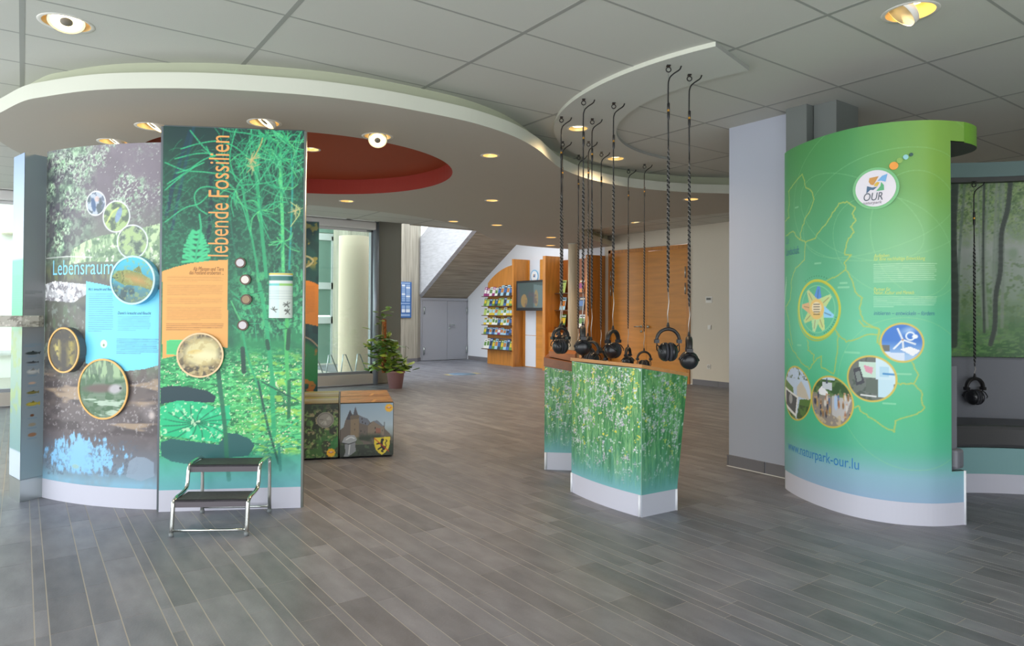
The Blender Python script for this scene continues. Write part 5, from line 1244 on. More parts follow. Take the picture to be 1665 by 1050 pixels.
# ================================================================== HEADPHONES HANGING FROM THE CRESCENT
M_PAD = mat('headband_leather', (34, 32, 32), .45); M_CUP = mat('ear_cup_black', (30, 31, 35), .28); M_CUSH = mat('ear_cushion_grey', (52, 52, 58), .8); M_GLINT = mat('coil_glint_pale', (112, 110, 108), .35); M_WIRE = mat('cord_pale', (176, 168, 160), .35, .5); M_YOKE = mat('yoke_black_metal', (44, 44, 46), .35, .5)
def hp_meshes():
    R = .074; m = {}
    b = MB(); n = 20; vs_ = []; fs = []
    for i in range(n+1):
        a = pi*i/n; c_, s_ = cos(a), sin(a); wdt = .017*(1+.25*s_); th = .009*(1+.35*s_)
        for ku, kv in ((-1, -1), (-1, 1), (1, 1), (1, -1), (0, 1.25), (0, -1.1)): pass
        ring = [(-1, 0), (-.8, .8), (0, 1), (.8, .8), (1, 0), (.8, -.8), (0, -1), (-.8, -.8)]
        for p, q in ring: vs_.append(((R+q*th)*c_, p*wdt, -.085-.008+(R+q*th)*s_))
    for i in range(n):
        for k in range(8): fs.append((i*8+k, i*8+(k+1) % 8, (i+1)*8+(k+1) % 8, (i+1)*8+k))
    fs += [tuple(range(8))[::-1], tuple(range(n*8, n*8+8))]
    m['headband'] = b.add(vs_, fs, True).mesh('headband')
    m['end_cap'] = MB().box(R-.014, R+.014, -.02, .02, -.112, -.088).mesh('end_cap'); m['end_cap2'] = MB().box(-R-.014, -R+.014, -.02, .02, -.112, -.088).mesh('end_cap')
    for s_, k in ((1, 'yoke'), (-1, 'yoke2')):
        q = MB().tube([(s_*R, 0, -.11), (s_*.072, 0, -.122)], .004, 6)
        for t_ in (-1, 1): q.tube([(s_*.072, 0, -.122), (s_*.068, t_*.03, -.132), (s_*.06, t_*.06, -.16), (s_*.05, t_*.063, -.17)], .004, 6)
        m[k] = q.mesh('yoke')
    prof = [(0, .064), (.02, .063), (.04, .056), (.054, .043), (.061, .031), (.062, .022), (.055, .02)]
    m['cup'] = MB().lathe([(r, h) for r, h in prof], 24, (0, 0, -.17), 'x').mesh('ear_cup'); m['cup2'] = MB().lathe([(r, -h) for r, h in prof], 24, (0, 0, -.17), 'x').mesh('ear_cup')
    cu = [(.055, .022), (.063, .017), (.061, .006), (.05, .002), (.037, .004), (.033, .014)]
    m['cushion'] = MB().lathe(cu, 24, (0, 0, -.17), 'x').mesh('ear_cushion'); m['cushion2'] = MB().lathe([(r, -h) for r, h in cu], 24, (0, 0, -.17), 'x').mesh('ear_cushion')
    m['line'] = MB().add([(.0615, -.03, -.164), (.0625, .03, -.164), (.0625, .03, -.162), (.0615, -.03, -.162)], [(0, 1, 2, 3)]).mesh('cup_seam')
    return m
HM = hp_meshes(); ring_me = None
def headphones(name, label, hook, zt, rz, coil=(.32, .78), group='headphones hanging from the crescent ceiling panel', cable_dir=None, ceiling_z=3.01):
    """hook: point on the ceiling; zt: height of the headband's top"""
    t = thing(name, label, 'headphones', (hook[0], hook[1], zt), 0, group)
    hb = bpy.data.objects.new('headband', HM['headband']); COL.objects.link(hb); hb.parent = t; hb.rotation_euler = (0, 0, rz)
    if not HM['headband'].materials: HM['headband'].materials.append(M_PAD)
    for k, m_ in (('end_cap', M_YOKE), ('end_cap2', M_YOKE), ('yoke', M_YOKE), ('yoke2', M_YOKE)):
        put(k.rstrip('2'), HM[k], m_, hb, True)
    for a, b in (('cup', 'cushion'), ('cup2', 'cushion2')):
        e = put('ear_cup', HM[a], M_CUP, t, True); e.rotation_euler = (0, 0, rz); put('ear_cushion', HM[b], M_CUSH, e, True)
    Lc = ceiling_z-zt; dx, dy = cable_dir or (CR.x, CR.y)
    # eyelet and hook
    hk = MB().box(-.012, .012, -.012, .012, Lc-.008, Lc).tube([(.016*cos(k*pi/6), 0, Lc-.03+.016*sin(k*pi/6)) for k in range(12)], .004, 6, closed=True)
    ho = hk.build('ceiling_hook', M_BLACK, t, True); ho.rotation_euler = (0, 0, -YAW)
    MB().tube([(0, 0, Lc-.04), (0, 0, Lc-.3)], .0014, 5).build('steel_wire', M_STEEL, t, True)
    # cable leaving the ceiling beside the hook and bending down
    o_ = .085
    pts = catmull([Vector((dx*o_, dy*o_, Lc-.005)), Vector((dx*o_*.85, dy*o_*.85, Lc-.03)), Vector((dx*.03, dy*.03, Lc-.06)), Vector((dx*.004, dy*.004, Lc-.095)), Vector((-.002*dx, -.002*dy, Lc-.18)), Vector((0, 0, Lc*(1-coil[0])))], 4)
    MB().tube(pts, .0048, 6).build('feed_cable', M_BLACK, t, True)
    cz = Lc-.30
    cn = MB().lathe([(.006, cz+.05), (.009, cz+.045), (.009, cz+.006), (.008, cz+.004)], 10).lathe([(.008, cz-.008), (.009, cz-.012), (.009, cz-.045), (.005, cz-.065)], 10).build('connector', M_BLACK, t, True)
    MB().lathe([(.0085, cz+.005), (.0085, cz-.009)], 10).build('brass_ring', M_BRASS, cn, True)
    za, zb = Lc*(1-coil[0]), Lc*(1-coil[1]); turns = max(6, int((za-zb)/.031)); N = turns*9
    for nm, ph, m_ in (('coiled_cord', 0, M_BLACK), ('cord_glint', pi, M_GLINT)):  # pale second helix stands for the glints along the black cord
        hp = []
        for i in range(N+1):
            q = i/N; g_ = min(1, q*8, (1-q)*12); hp.append((.0064*g_*cos(2*pi*turns*q+ph), .0064*g_*sin(2*pi*turns*q+ph), za+(zb-za)*q))
        MB().tube(hp, .0052 if ph == 0 else .0036, 5).build(nm, m_, t, True)
    MB().tube([(0, 0, zb+.01), (.006*dx, .006*dy, zb*.7), (-.003*dx, -.003*dy, zb*.35), (0, 0, .018)], .0032, 6).build('lower_cord', M_WIRE, t, True)
    MB().lathe([(.006, .022), (.009, .004), (.012, -.006)], 8).build('strain_relief', M_BLACK, t, True)
    return t
HK = [((1087, 106), 530, 0, (.31, .87), 'headphones facing the viewer, hanging over the right end of the front lectern'),
      ((1121, 121), 545, 80, (.33, .89), 'rightmost headphones, hanging low and seen from the side beside the door frame'),
      ((949, 161), 528, 88, (.35, .86), 'headphones seen from the side just above the left edge of the front lectern'),
      ((998, 167), 534, 48, (.33, .84), 'headphones turned half sideways above the middle of the front lectern'),
      ((913, 190), 530, 28, (.36, .88), 'leftmost headphones, hanging above the brown rear lectern top'),
      ((963, 193), 552, -40, (.36, .86), 'headphones half hidden behind the left ear cup pair above the front lectern'),
      ((957, 230), 545, 70, (.36, .9), 'headphones mostly hidden behind the front lectern top, right of the side seen pair'),
      ((941, 252), 566, 20, (.36, .9), 'headphones hidden low behind the left corner of the front lectern top'),
      ((978, 247), 568, 40, (.36, .9), 'headphones low behind the lectern, left of the half turned pair'),
      ((1022, 275), 563, 62, (.36, .9), 'small looking distant headphones in front of the left door leaf'),
      ((1048, 267), 569, 5, (.36, .9), 'distant headphones facing the viewer in front of the door handle'),
      ((915, 230), 526, 60, (.36, .9), 'distant headphones directly behind the leftmost pair')]
for (hx, hy), yt, deg, co_, lab in HK:
    h = at(hx, hy, 3.01); headphones('hanging_headphones', lab, h, zat(hx, yt, h), -YAW+radians(deg), co_)

# ================================================================== GREEN BOOTH ON THE RIGHT
bp_ = [(4.99, 3.16), (4.87, 3.09), (4.735, 2.9), (4.64, 2.69), (4.592, 2.5), (4.59, 2.34), (4.645, 2.17), (4.76, 2.03), (4.87, 1.955), (5.014, 1.893)]
bc = catmull([Vector(p) for p in bp_], 8)
SG = Curve(bc); TG = 2.635; ZH = 2.5; ZS = .35
booth = thing('listening_booth', 'tall curved green booth wall printed with a park map and the address www.naturpark-our.lu', 'booth', (5.0, 2.5, 0))
uE = SG.uv(1546.5, 400)[0]
wallstrip(SG, 0, ZS, .03, mat('booth_core', (96, 120, 112), .5), 'shell_foot', booth); wallstrip(SG, ZS, ZH, .03, mat('booth_core'), 'shell', booth, 0, uE)
hb_ = bc+[Vector(p) for p in catmull([Vector((5.014, 1.893)), Vector((5.13, 1.885)), Vector((5.25, 1.905)), Vector((5.36, 1.98)), Vector((5.42, 2.13)), Vector((5.38, 2.35)), Vector((5.27, 2.56)), Vector((5.12, 2.78)), Vector((4.99, 2.96)), Vector((4.99, 3.16))], 5)][1:-1]
SH = Curve(hb_)
v, f = fill_holes(hb_, [], ZH); MB().add(v, f).build('header_underside', mat('header_dark_grey', (72, 74, 72), .6), booth)
v, f = fill_holes(hb_, [], TG, True); MB().add(v, f).build('header_top', mat('header_dark_grey'), booth)
cv = Canvas(SG, 0, SG.len, .146, TG, .0045)
uu = lambda x, y: cv.P(x, y)
cv.vramp([(.14, (148, 178, 206)), (.3, (140, 184, 200)), (.48, (88, 186, 150)), (.7, (78, 190, 138)), (1.2, (92, 190, 150)), (1.8, (88, 172, 128)), (2.3, (80, 156, 98)), (2.64, (80, 150, 84))])
du = cv.U/SG.len
cv.blend(np.clip((du-.55)/.3, 0, 1)*np.clip((cv.V-1.4)/.9, 0, 1), (142, 180, 76), .8)
cv.blend(np.clip(1-np.hypot((cv.U-uu(1470, 400)[0])/.5, (cv.V-1.75)/.45), 0, 1), (150, 206, 160), .6)
cv.blend(np.clip(1-np.hypot((cv.U-uu(1400, 560)[0])/.7, (cv.V-1.25)/.5), 0, 1), (120, 214, 170), .45)
cv.blend(np.clip((.25-du)/.25, 0, 1), (52, 142, 92), .4)
# faint sweeping rings
for x, y, ru, rv, ro in ((1420, 330, .6, .32, .3), (1450, 400, .42, .3, -.6), (1500, 380, .3, .42, .2), (1430, 300, .75, .5, .1), (1480, 640, .45, .5, .3), (1380, 350, .5, .25, -.5)):
    c0, v0 = uu(x, y); cv.line([(c0+cos(a)*ru*cos(ro)-sin(a)*rv*sin(ro), v0+cos(a)*ru*sin(ro)+sin(a)*rv*cos(ro)) for a in [2*pi*k/60 for k in range(61)]], .005, (150, 210, 150), .35)
# map outline
MY = (176, 196, 96)
m5 = crop(1260, 240, .3049); m6 = crop(1170, 520, 1/3)
for cr_, pts in ((m5, [(75, 235), (95, 200), (150, 140), (165, 210), (195, 230), (210, 275), (185, 340), (160, 390), (140, 440), (135, 490), (165, 505), (215, 480), (270, 410), (310, 350), (345, 295), (385, 290), (430, 320), (415, 355), (430, 390), (405, 420), (425, 450), (395, 485), (378, 530), (375, 570), (410, 575), (370, 610), (380, 650), (410, 700), (430, 770), (465, 800), (450, 860), (470, 920), (510, 950), (560, 970), (545, 1040)]),
                 (m5, [(75, 235), (75, 370), (52, 400)]), (m5, [(380, 650), (320, 690), (270, 715)]), (m5, [(135, 490), (95, 445), (60, 470)]), (m5, [(165, 505), (160, 600), (110, 640), (90, 700), (85, 800), (62, 850), (80, 950), (95, 1050)]),
                 (m6, [(335, 90), (360, 150), (400, 210), (440, 240), (460, 205), (495, 175), (500, 230), (560, 265), (570, 190), (580, 70), (560, 40)]), (m6, [(680, 0), (700, 30), (780, 45), (770, 100), (790, 130)]), (m6, [(575, 70), (620, 105), (660, 100), (720, 70), (780, 70)]), (m6, [(430, 100), (435, 150), (460, 170), (462, 205)]),
                 (m6, [(935, 205), (970, 270), (945, 310), (990, 360), (985, 400), (1000, 430), (960, 460), (860, 490), (850, 545), (800, 520), (740, 480), (690, 445), (680, 420), (655, 430), (650, 400)]), (m6, [(855, 305), (880, 312), (920, 310), (945, 310)])):
    P_ = []
    for (a, b) in zip(cr_(pts), cr_(pts)[1:]):
        for k in range(4): P_.append((a[0]+(b[0]-a[0])*k/4+random.uniform(-1, 1), a[1]+(b[1]-a[1])*k/4+random.uniform(-1, 1)))
    P_.append(cr_(pts)[-1]); cv.line([uu(*p) for p in P_], .009, MY, .8)
# compass star
cu_, cvv, r = circ_px(cv, 1328, 456, 549)
cv.ring(cu_, cvv, r, .018, (214, 208, 60), .95); cv.ring(cu_-.008, cvv-.012, r*1.04, .01, (190, 190, 60), .8); cv.ring(cu_, cvv, r*.82, .006, (150, 220, 170), .7)
for k, (ad, c) in enumerate(((82, (92, 150, 222)), (35, (196, 220, 150)), (-18, (150, 214, 250)), (-65, (206, 224, 150)), (-100, (190, 226, 170)), (-145, (196, 214, 140)), (172, (222, 178, 130)), (125, (200, 214, 150)))):
    a = radians(ad); L = r*.8; p = (cu_+cos(a)*L, cvv+sin(a)*L); o_ = (cos(a+pi/2)*.05, sin(a+pi/2)*.05)
    cv.poly([(p[0]+o_[0]*.25, p[1]+o_[1]*.25), (p[0]-o_[0]*.25, p[1]-o_[1]*.25), (cu_+cos(a)*.05-o_[0], cvv+sin(a)*.05-o_[1]), (cu_+cos(a)*.05+o_[0], cvv+sin(a)*.05+o_[1])], c)
    cv.line([(cu_+cos(a)*L*.5, cvv+sin(a)*L*.5), (cu_+cos(a)*L*.85, cvv+sin(a)*L*.85)], .007, (70, 100, 130) if k in (0, 2) else (150, 130, 90), .7)
cv.ell(cu_, cvv, r*.36, r*.36, (236, 200, 120)); cv.ell(cu_, cvv+.01, r*.24, r*.2, (240, 224, 190))
for k in range(5): cv.line([(cu_-.03, cvv+.035-k*.018), (cu_+.03, cvv+.035-k*.018)], .006, (70, 60, 50), .8)
for k in range(60):
    a = 2*pi*k/60
    if 60 < math.degrees(a) < 120 or 290 < math.degrees(a) < 345 or 240 < math.degrees(a) < 270: cv.ell(cu_+cos(a)*r*(1.16 if a < pi else .9), cvv+sin(a)*r*(1.16 if a < pi else .9), .004, .004, (40, 110, 80), .8)
# place names, body copy
for x, y, w_ in ((1296, 337, .05), (1330, 428, .06), (1372, 460, .05), (1372, 467, .08), (1386, 573, .1), (1470, 608, .09), (1446, 656, .07), (1300, 561, .05)):
    u0, v0 = uu(x, y); cv.bars(u0-w_/2, u0+w_/2, v0+.012, v0-.012, 1, (176, 226, 186), .7, int(x), .7, 1)
cv.bars(uu(1421, 440)[0], uu(1523, 440)[0], uu(1470, 427)[1], uu(1470, 459)[1], 7, (206, 236, 206), .85, 31); cv.bars(uu(1421, 490)[0], uu(1523, 490)[0], uu(1470, 481)[1], uu(1470, 500)[1], 4, (206, 236, 206), .85, 32, .5, .35)
for k in range(4): cv.line([uu(1274, 450+k*4), uu(1279, 450+k*4)], .006, (190, 226, 200), .8)
# round photographs
def pic(x, yt, yb, painter, w_=.012):
    u0, v0, r = circ_px(cv, x, yt, yb); k = cv.I.copy(); painter(cv, u0, v0, r)
    m_ = (np.hypot(cv.U-u0, cv.V-v0) < r)[..., None]; cv.I[:] = np.where(m_, cv.I, k); cv.ring(u0, v0, r, w_, (214, 190, 84), 1.0)
def wind(c, u, v, r):
    c.ell(u, v, r*1.1, r*1.1, (56, 120, 206)); c.blend(np.clip((v+.1*r-c.V)/(r*.8), 0, 1)*(np.hypot(c.U-u, c.V-v) < r), (176, 206, 236), .9); c.ell(u+.3*r, v+.65*r, .3*r, .15*r, (190, 214, 240), .7, .3, .03)
    hb0 = (u+.02*r, v+.15*r)
    for a in (1.95, -.35, 4.0): c.line([hb0, (hb0[0]+cos(a)*r*.62, hb0[1]+sin(a)*r*.62)], .012, (236, 240, 244), .95, .4)
    c.line([hb0, (u+.05*r, v-.4*r)], .012, (225, 230, 235)); c.ell(*hb0, .05*r, .05*r, (190, 150, 120)); c.poly([(u-.1*r, v-.35*r), (u+.35*r, v-.2*r), (u+.85*r, v-.4*r), (u+.5*r, v-.7*r)], (240, 242, 246)); c.poly([(u-r, v-.15*r), (u-.6*r, v-.15*r), (u-.6*r, v-.45*r), (u-r, v-.45*r)], (104, 108, 106))
    c.poly([(u-.9*r, v-.5*r), (u+.1*r, v-.55*r), (u+.1*r, v-r), (u-.9*r, v-r)], (214, 226, 244)); c.ring(u+.38*r, v+.35*r, .2*r, .01, (230, 240, 250)); c.ell(u+.6*r, v+.33*r, .14*r, .11*r, (240, 244, 250))
def maps(c, u, v, r):
    c.ell(u, v, r*1.1, r*1.1, (104, 112, 106)); c.speck(.5, 26, 121, (70, 84, 74), .8, (np.hypot(c.U-u, c.V-v) < r).astype(np.float32), .1)
    for a, b, d_, e, col in ((-.5, .75, .35, .05, (196, 222, 206)), (.2, .95, 1, -.2, (206, 230, 240)), (.3, .0, .9, -.8, (196, 226, 238)), (.35, .55, .7, .1, (176, 214, 232))): c.poly([(u+a*r, v+b*r), (u+d_*r, v+b*r), (u+d_*r, v+e*r), (u+a*r, v+e*r)], col)
    c.poly([(u-.3*r, v+.6*r), (u+.1*r, v+.5*r), (u+.05*r, v+.2*r), (u-.2*r, v+.3*r)], (220, 150, 170)); c.poly([(u-.75*r, v+.4*r), (u-.45*r, v+.5*r), (u-.25*r, v-.2*r), (u-.6*r, v-.35*r)], (60, 62, 70)); c.poly([(u-.66*r, v+.25*r), (u-.46*r, v+.32*r), (u-.36*r, v-.1*r), (u-.56*r, v-.2*r)], (120, 130, 126))
    c.poly([(u-.2*r, v), (u+.3*r, v), (u+.3*r, v-.7*r), (u-.2*r, v-.6*r)], (92, 104, 94)); c.line([(u+.5*r, v+.25*r), (u+.95*r, v+.23*r)], .012, (60, 140, 200)); c.line([(u-.4*r, v-.75*r), (u+.2*r, v-.78*r)], .01, (230, 232, 230))
def market(c, u, v, r):
    c.ell(u, v, r*1.1, r*1.1, (150, 140, 132)); inm = (np.hypot(c.U-u, c.V-v) < r).astype(np.float32)
    c.poly([(u-r, v+r), (u+r, v+r), (u+r, v+.3*r), (u-r, v+.3*r)], (62, 92, 56)); c.speck(.5, 30, 122, (104, 134, 84), .8, inm*(c.V > v+.2*r), .1); c.poly([(u-.5*r, v+r), (u+.3*r, v+r), (u+.2*r, v+.85*r), (u-.4*r, v+.85*r)], (196, 216, 236))
    c.poly([(u-.65*r, v+.35*r), (u-.42*r, v+.6*r), (u-.1*r, v+.35*r), (u-.1*r, v+.22*r), (u-.65*r, v+.24*r)], (240, 240, 244)); c.poly([(u-.4*r, v+.75*r), (u+.1*r, v+.75*r), (u+.1*r, v+.45*r), (u-.4*r, v+.5*r)], (206, 212, 220)); c.poly([(u-.22*r, v+.7*r), (u-.16*r, v+.98*r), (u-.1*r, v+.7*r)], (74, 84, 100)); c.poly([(u+.1*r, v+.25*r), (u+.95*r, v+.2*r), (u+.6*r, v-.7*r), (u+.1*r, v-.5*r)], (206, 204, 206), .8)
    q = random.Random(3)
    for k in range(34): a, b = u+q.uniform(-.9, .9)*r, v+q.uniform(-.55, .25)*r; col = q.choice(((60, 64, 84), (176, 120, 90), (150, 110, 70), (90, 120, 170), (220, 214, 206), (196, 160, 90))); c.ell(a, b, .045*r, .13*r, col, .95); c.ell(a, b+.15*r, .03*r, .03*r, (206, 160, 130))
    c.speck(.55, 30, 123, (206, 186, 150), .8, inm*(c.V < v-.5*r), .1); c.ell(u+.27*r, v+.0*r, .08*r, .3*r, (176, 200, 232))
def tower(c, u, v, r):
    c.ell(u, v, r*1.1, r*1.1, (196, 212, 236)); inm = (np.hypot(c.U-u, c.V-v) < r).astype(np.float32)
    c.poly([(u-r, v+.5*r), (u-.2*r, v+.2*r), (u, v-r), (u-r, v-r)], (104, 132, 76)); c.poly([(u+.1*r, v-.9*r), (u+r, v-.9*r), (u+r, v-.1*r), (u+.3*r, v-.2*r)], (92, 124, 62)); c.poly([(u+.1*r, v-.1*r), (u+.1*r, v+.25*r), (u+.4*r, v+.5*r), (u+.7*r, v+.2*r), (u+.9*r, v-.15*r)], (206, 196, 180)); c.speck(.52, 26, 124, (60, 80, 46), .8, inm*((c.V > v+.55*r) | (c.V < v-.4*r)), .08)
    c.poly([(u-.95*r, v+.15*r), (u+.2*r, v-.1*r), (u+.05*r, v-.9*r), (u-.95*r, v-.6*r)], (236, 236, 236)); c.poly([(u-.85*r, v+.05*r), (u+.1*r, v-.16*r), (u-.02*r, v-.78*r), (u-.85*r, v-.5*r)], (84, 84, 86)); c.ell(u-.4*r, v-.25*r, .15*r, .2*r, (190, 190, 190), .8)
pic(1467, 526, 588, wind); pic(1416, 579, 652, maps); pic(1350, 612, 694, market); pic(1294, 596, 682, tower)
u0, v0 = uu(1275.5, 605); cv.ell(u0-.05, v0, .09, .17, (90, 104, 70)); cv.curve([(u0-.04, v0+.18), (u0+.03, v0+.09), (u0+.045, v0), (u0+.03, v0-.09), (u0-.04, v0-.18)], .012, (214, 190, 84))
# clip to the stepped end of the shell: the print above the foot ends at the opening
full = cv.I.copy(); o = cv.build('map_print', booth, .002)
me = o.data; bm = bmesh.new(); bm.from_mesh(me); bm.verts.ensure_lookup_table()
kill = [bm.verts[j*cv.nu+i] for j in range(cv.nv) for i in range(cv.nu) if ZS < cv.v[j] < ZH and cv.u[i] > uE]
bmesh.ops.delete(bm, geom=kill, context='VERTS'); bm.to_mesh(me); bm.free()
chd = Canvas(SH, SG.len, SH.len, ZH, TG, .012); chd.fill((120, 176, 60)); chd.blend(np.clip((chd.U-SG.len-.2)/.2, 0, 1), (50, 112, 70), .9); chd.build('header_print', booth, .002)
cg = Canvas(SH, 0, SG.len, ZH, TG, .02); 
wallstrip(SG, 0, .146, .002, M_PLINTH, 'plinth', booth).location = (-.004, -.003, 0)
MB().tube([tuple(SG.pos(SG.len-.004, .0, .003)), tuple(SG.pos(SG.len-.004, ZS, .003))], .008, 6).build('corner_trim', mat('corner_trim_white'), booth)
# lettering
def put_text(tx, xa, xb, y, size, rgb, shear=0.0, yb=None):
    u0, v0 = SG.uv(xa, y); u1, v1 = SG.uv(xb, yb or y); lettering('lettering', tx, SG, u0, u1, v0 if yb is None else (v0+v1)/2, size, rgb, booth, shear=shear)
put_text('www.naturpark-our.lu', 1282, 1397, 736, .105, (52, 130, 190), yb=757)
put_text('Aufgaben', 1421, 1446, 418.5, .034, (206, 220, 110), .2); put_text('für eine nachhaltige Entwicklung', 1421, 1504, 424, .034, (206, 220, 110), .2)
put_text('Partner für', 1421, 1448, 473, .034, (206, 220, 110), .2); put_text('Natur, Kultur und Mensch', 1421, 1486, 478.5, .034, (206, 220, 110), .2)
put_text('initiieren – entwickeln – fördern', 1421, 1519, 512, .04, (46, 116, 150), .2)
put_text('Zur', 1279, 1284, 397, .075, (60, 120, 140)); put_text('Landschaft', 1279, 1300, 416, .085, (52, 110, 140))
# round emblem
uL_, vL, rL = circ_px(cv, 1424, 277, 336)
em = disc_on('emblem_disc', SG, uL_, vL, rL, .012, mat('emblem_disc_white', (226, 222, 230), .4), booth); ring_on('emblem_rim', SG, uL_, vL, rL+.018, .02, .006, mat('emblem_rim_green', (120, 190, 130), .4), em)
pe = Plate(SG, uL_, vL, .0135); ce_ = Curve([(pe.c.x-pe.e.x*rL, pe.c.y-pe.e.y*rL), (pe.c.x, pe.c.y), (pe.c.x+pe.e.x*rL, pe.c.y+pe.e.y*rL)])
def shape(name, pts, rgb):
    P_ = ce_.pos([rL+a*rL*.82 for a, b in pts], [vL+(b*.82+.14)*rL for a, b in pts], .001); MB().add([tuple(p) for p in P_], [tuple(range(len(pts)))]).build(name, mat('emb_%d_%d_%d' % rgb, rgb, .4), em)
shape('emblem_shape', [(-.28, .1), (-.12, .05), (.02, .3), (.2, .62), (-.35, .55), (-.4, .3)], (206, 150, 76)); shape('emblem_shape', [(.12, .3), (.35, .3), (.6, .2), (.72, .72), (.4, .62)], (120, 176, 226)); shape('emblem_shape', [(-.5, .02), (-.2, -.1), (.12, -.08), (-.12, -.28), (-.3, -.25), (-.55, -.48)], (72, 104, 136)); shape('emblem_shape', [(.05, -.36), (.3, -.05), (.34, .22), (.5, .0), (.52, -.34)], (92, 176, 120)); shape('emblem_shape', [(-.08, -.02), (.12, -.05), (.26, .2), (.1, .24), (-.05, .12)], (214, 180, 70))
lettering('emblem_lettering', 'OUR', ce_, rL*.42, rL*1.36, vL-.66*rL, .075, (84, 92, 104), em, .002, shear=.2); lettering('emblem_lettering', 'naturpark', ce_, rL*.38, rL*1.32, vL-.85*rL, .028, (130, 126, 140), em, .002, shear=.2)
for x, y, r_, c_ in ((1453, 270, .026, (240, 160, 66)), (1462, 261.5, .018, (140, 180, 90)), (1472, 255.8, .016, (150, 206, 212)), (1480.8, 251.6, .011, (50, 90, 84))):
    u0, v0 = SG.uv(x, y); disc_on('button', SG, u0, v0, r_, .012, mat('button_%d' % c_[0], c_, .35), booth)
# padded inside edge of the shell
M_LEATH = mat('leather_grey', (112, 114, 122), .42); M_LEATHD = mat('leather_dark', (74, 74, 76), .35)
wallstrip(SG, ZS, 1.03, .05, M_LEATH, 'back_cushion', booth, uE-.02, uE+.075).location = (.012, .03, 0)
bevel(box('arm_cushion', 4.93, 5.03, 1.9, 1.985, .36, .49, M_LEATH, booth), .02)

# ---------------------------------------------------------------- bench with forest picture behind the booth
P1 = Vector((5.913, 2.238)); P2 = Vector((6.233, 1.953)); nn = Vector((.665, .747)); mid_ = (P1+P2)*.5; Rb = 1.5; ctr = mid_-nn*Rb
def barc(r): 
    a0 = math.atan2(nn.y, nn.x); return [ctr+Vector((cos(a0+radians(20-66*k/40)), sin(a0+radians(20-66*k/40))))*r for k in range(41)]
bn = thing('forest_bench', 'curved grey bench with a misty forest picture above its backrest', 'bench', (6.2, 2.3, 0))
SBn = Curve(barc(Rb)); SWn = Curve(barc(Rb+.44)); SHd = Curve(barc(Rb+.36))
wallstrip(SBn, 0, .146, .03, M_PLINTH, 'plinth', bn); wallstrip(SBn, .146, .345, .03, mat('bench_teal', (130, 172, 174), .5), 'bench_front', bn)
bevel(wallstrip(Curve(barc(Rb-.015)), .345, .52, .47, M_LEATHD, 'seat_cushion', bn), .03)
wallstrip(SWn, 0, 2.62, .05, mat('booth_core'), 'back_wall', bn); bevel(wallstrip(Curve(barc(Rb+.39)), .5, 1.02, .06, M_LEATH, 'back_cushion', bn), .02)
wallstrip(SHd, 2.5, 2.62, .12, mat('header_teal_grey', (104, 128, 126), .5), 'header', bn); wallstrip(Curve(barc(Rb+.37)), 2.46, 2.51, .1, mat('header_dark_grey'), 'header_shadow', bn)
cm = Canvas(SWn, 0, SWn.len*.98, 1.02, 2.5, .0075)
cm.vramp([(1.0, (52, 96, 50)), (1.25, (78, 124, 70)), (1.5, (140, 160, 136)), (1.9, (172, 180, 172)), (2.3, (160, 170, 150)), (2.5, (120, 140, 100))])
cm.speck(.5, 5, 131, (120, 150, 110), .6, None, .15); cm.speck(.52, 18, 132, (92, 128, 70), .8, np.clip((cm.V-1.95)/.4, 0, 1), .12); cm.speck(.56, 30, 133, (128, 158, 92), .8, np.clip((cm.V-1.9)/.4, 0, 1), .08); cm.speck(.55, 24, 134, (60, 110, 54), .8, np.clip((1.4-cm.V)/.3, 0, 1), .1); cm.speck(.6, 20, 135, (96, 130, 80), .7, np.clip((1.9-cm.V)/.3, 0, 1), .08)
cm.speck(.5, 60, 136, (150, 176, 112), .7, np.clip((cm.V-1.9)/.3, 0, 1), .08); cm.speck(.56, 70, 137, (70, 100, 58), .7, np.clip((cm.V-2.0)/.3, 0, 1), .06); cm.speck(.52, 50, 138, (110, 158, 84), .7, np.clip((1.35-cm.V)/.2, 0, 1), .08, .6, 1.5)
rt = random.Random(8)
for k in range(500):
    u = rt.uniform(cm.u0, cm.u1); v = rt.choice((rt.uniform(2.0, 2.5), rt.uniform(1.35, 1.8))); w_ = rt.choice(((110, 140, 84), (134, 160, 104), (84, 116, 70)))
    for j in range(5): cm.ell(u+rt.gauss(0, .03), v+rt.gauss(0, .02), .009, .006, w_, .6)
for k in range(26):
    u = rt.uniform(cm.u0, cm.u1); cm.curve([(u, 1.2+rt.random()*.2), (u+rt.uniform(-.03, .03), 1.8), (u+rt.uniform(-.06, .06), 2.5)], rt.uniform(.012, .03), rt.choice(((120, 138, 122), (104, 124, 110), (136, 150, 134))), .7)
for xa, pts, w_ in ((0, ((1643, 292), (1638, 340), (1628, 380), (1626, 440), (1619, 480), (1617, 530), (1610, 560)), .035), (0, ((1552, 300), (1549, 380), (1552, 480), (1550, 560)), .06), (0, ((1600, 300), (1598, 420), (1600, 540)), .018)):
    cm.curve([SWn.uv(*p) for p in pts], w_, (58, 70, 62), .9)
cm.build('forest_print', bn, .004)
# headphones in the booth
hb2 = SHd.uv(1577, 285); hp_ = SHd.pos(SHd.uv(1577, 288)[0], 2.46, .06)
headphones('hanging_headphones', 'headphones hanging inside the booth in front of the forest picture', hp_, zat(1577, 611, hp_), -YAW+radians(8), (.3, .95), 'headphones hanging in the booth', ceiling_z=2.455)

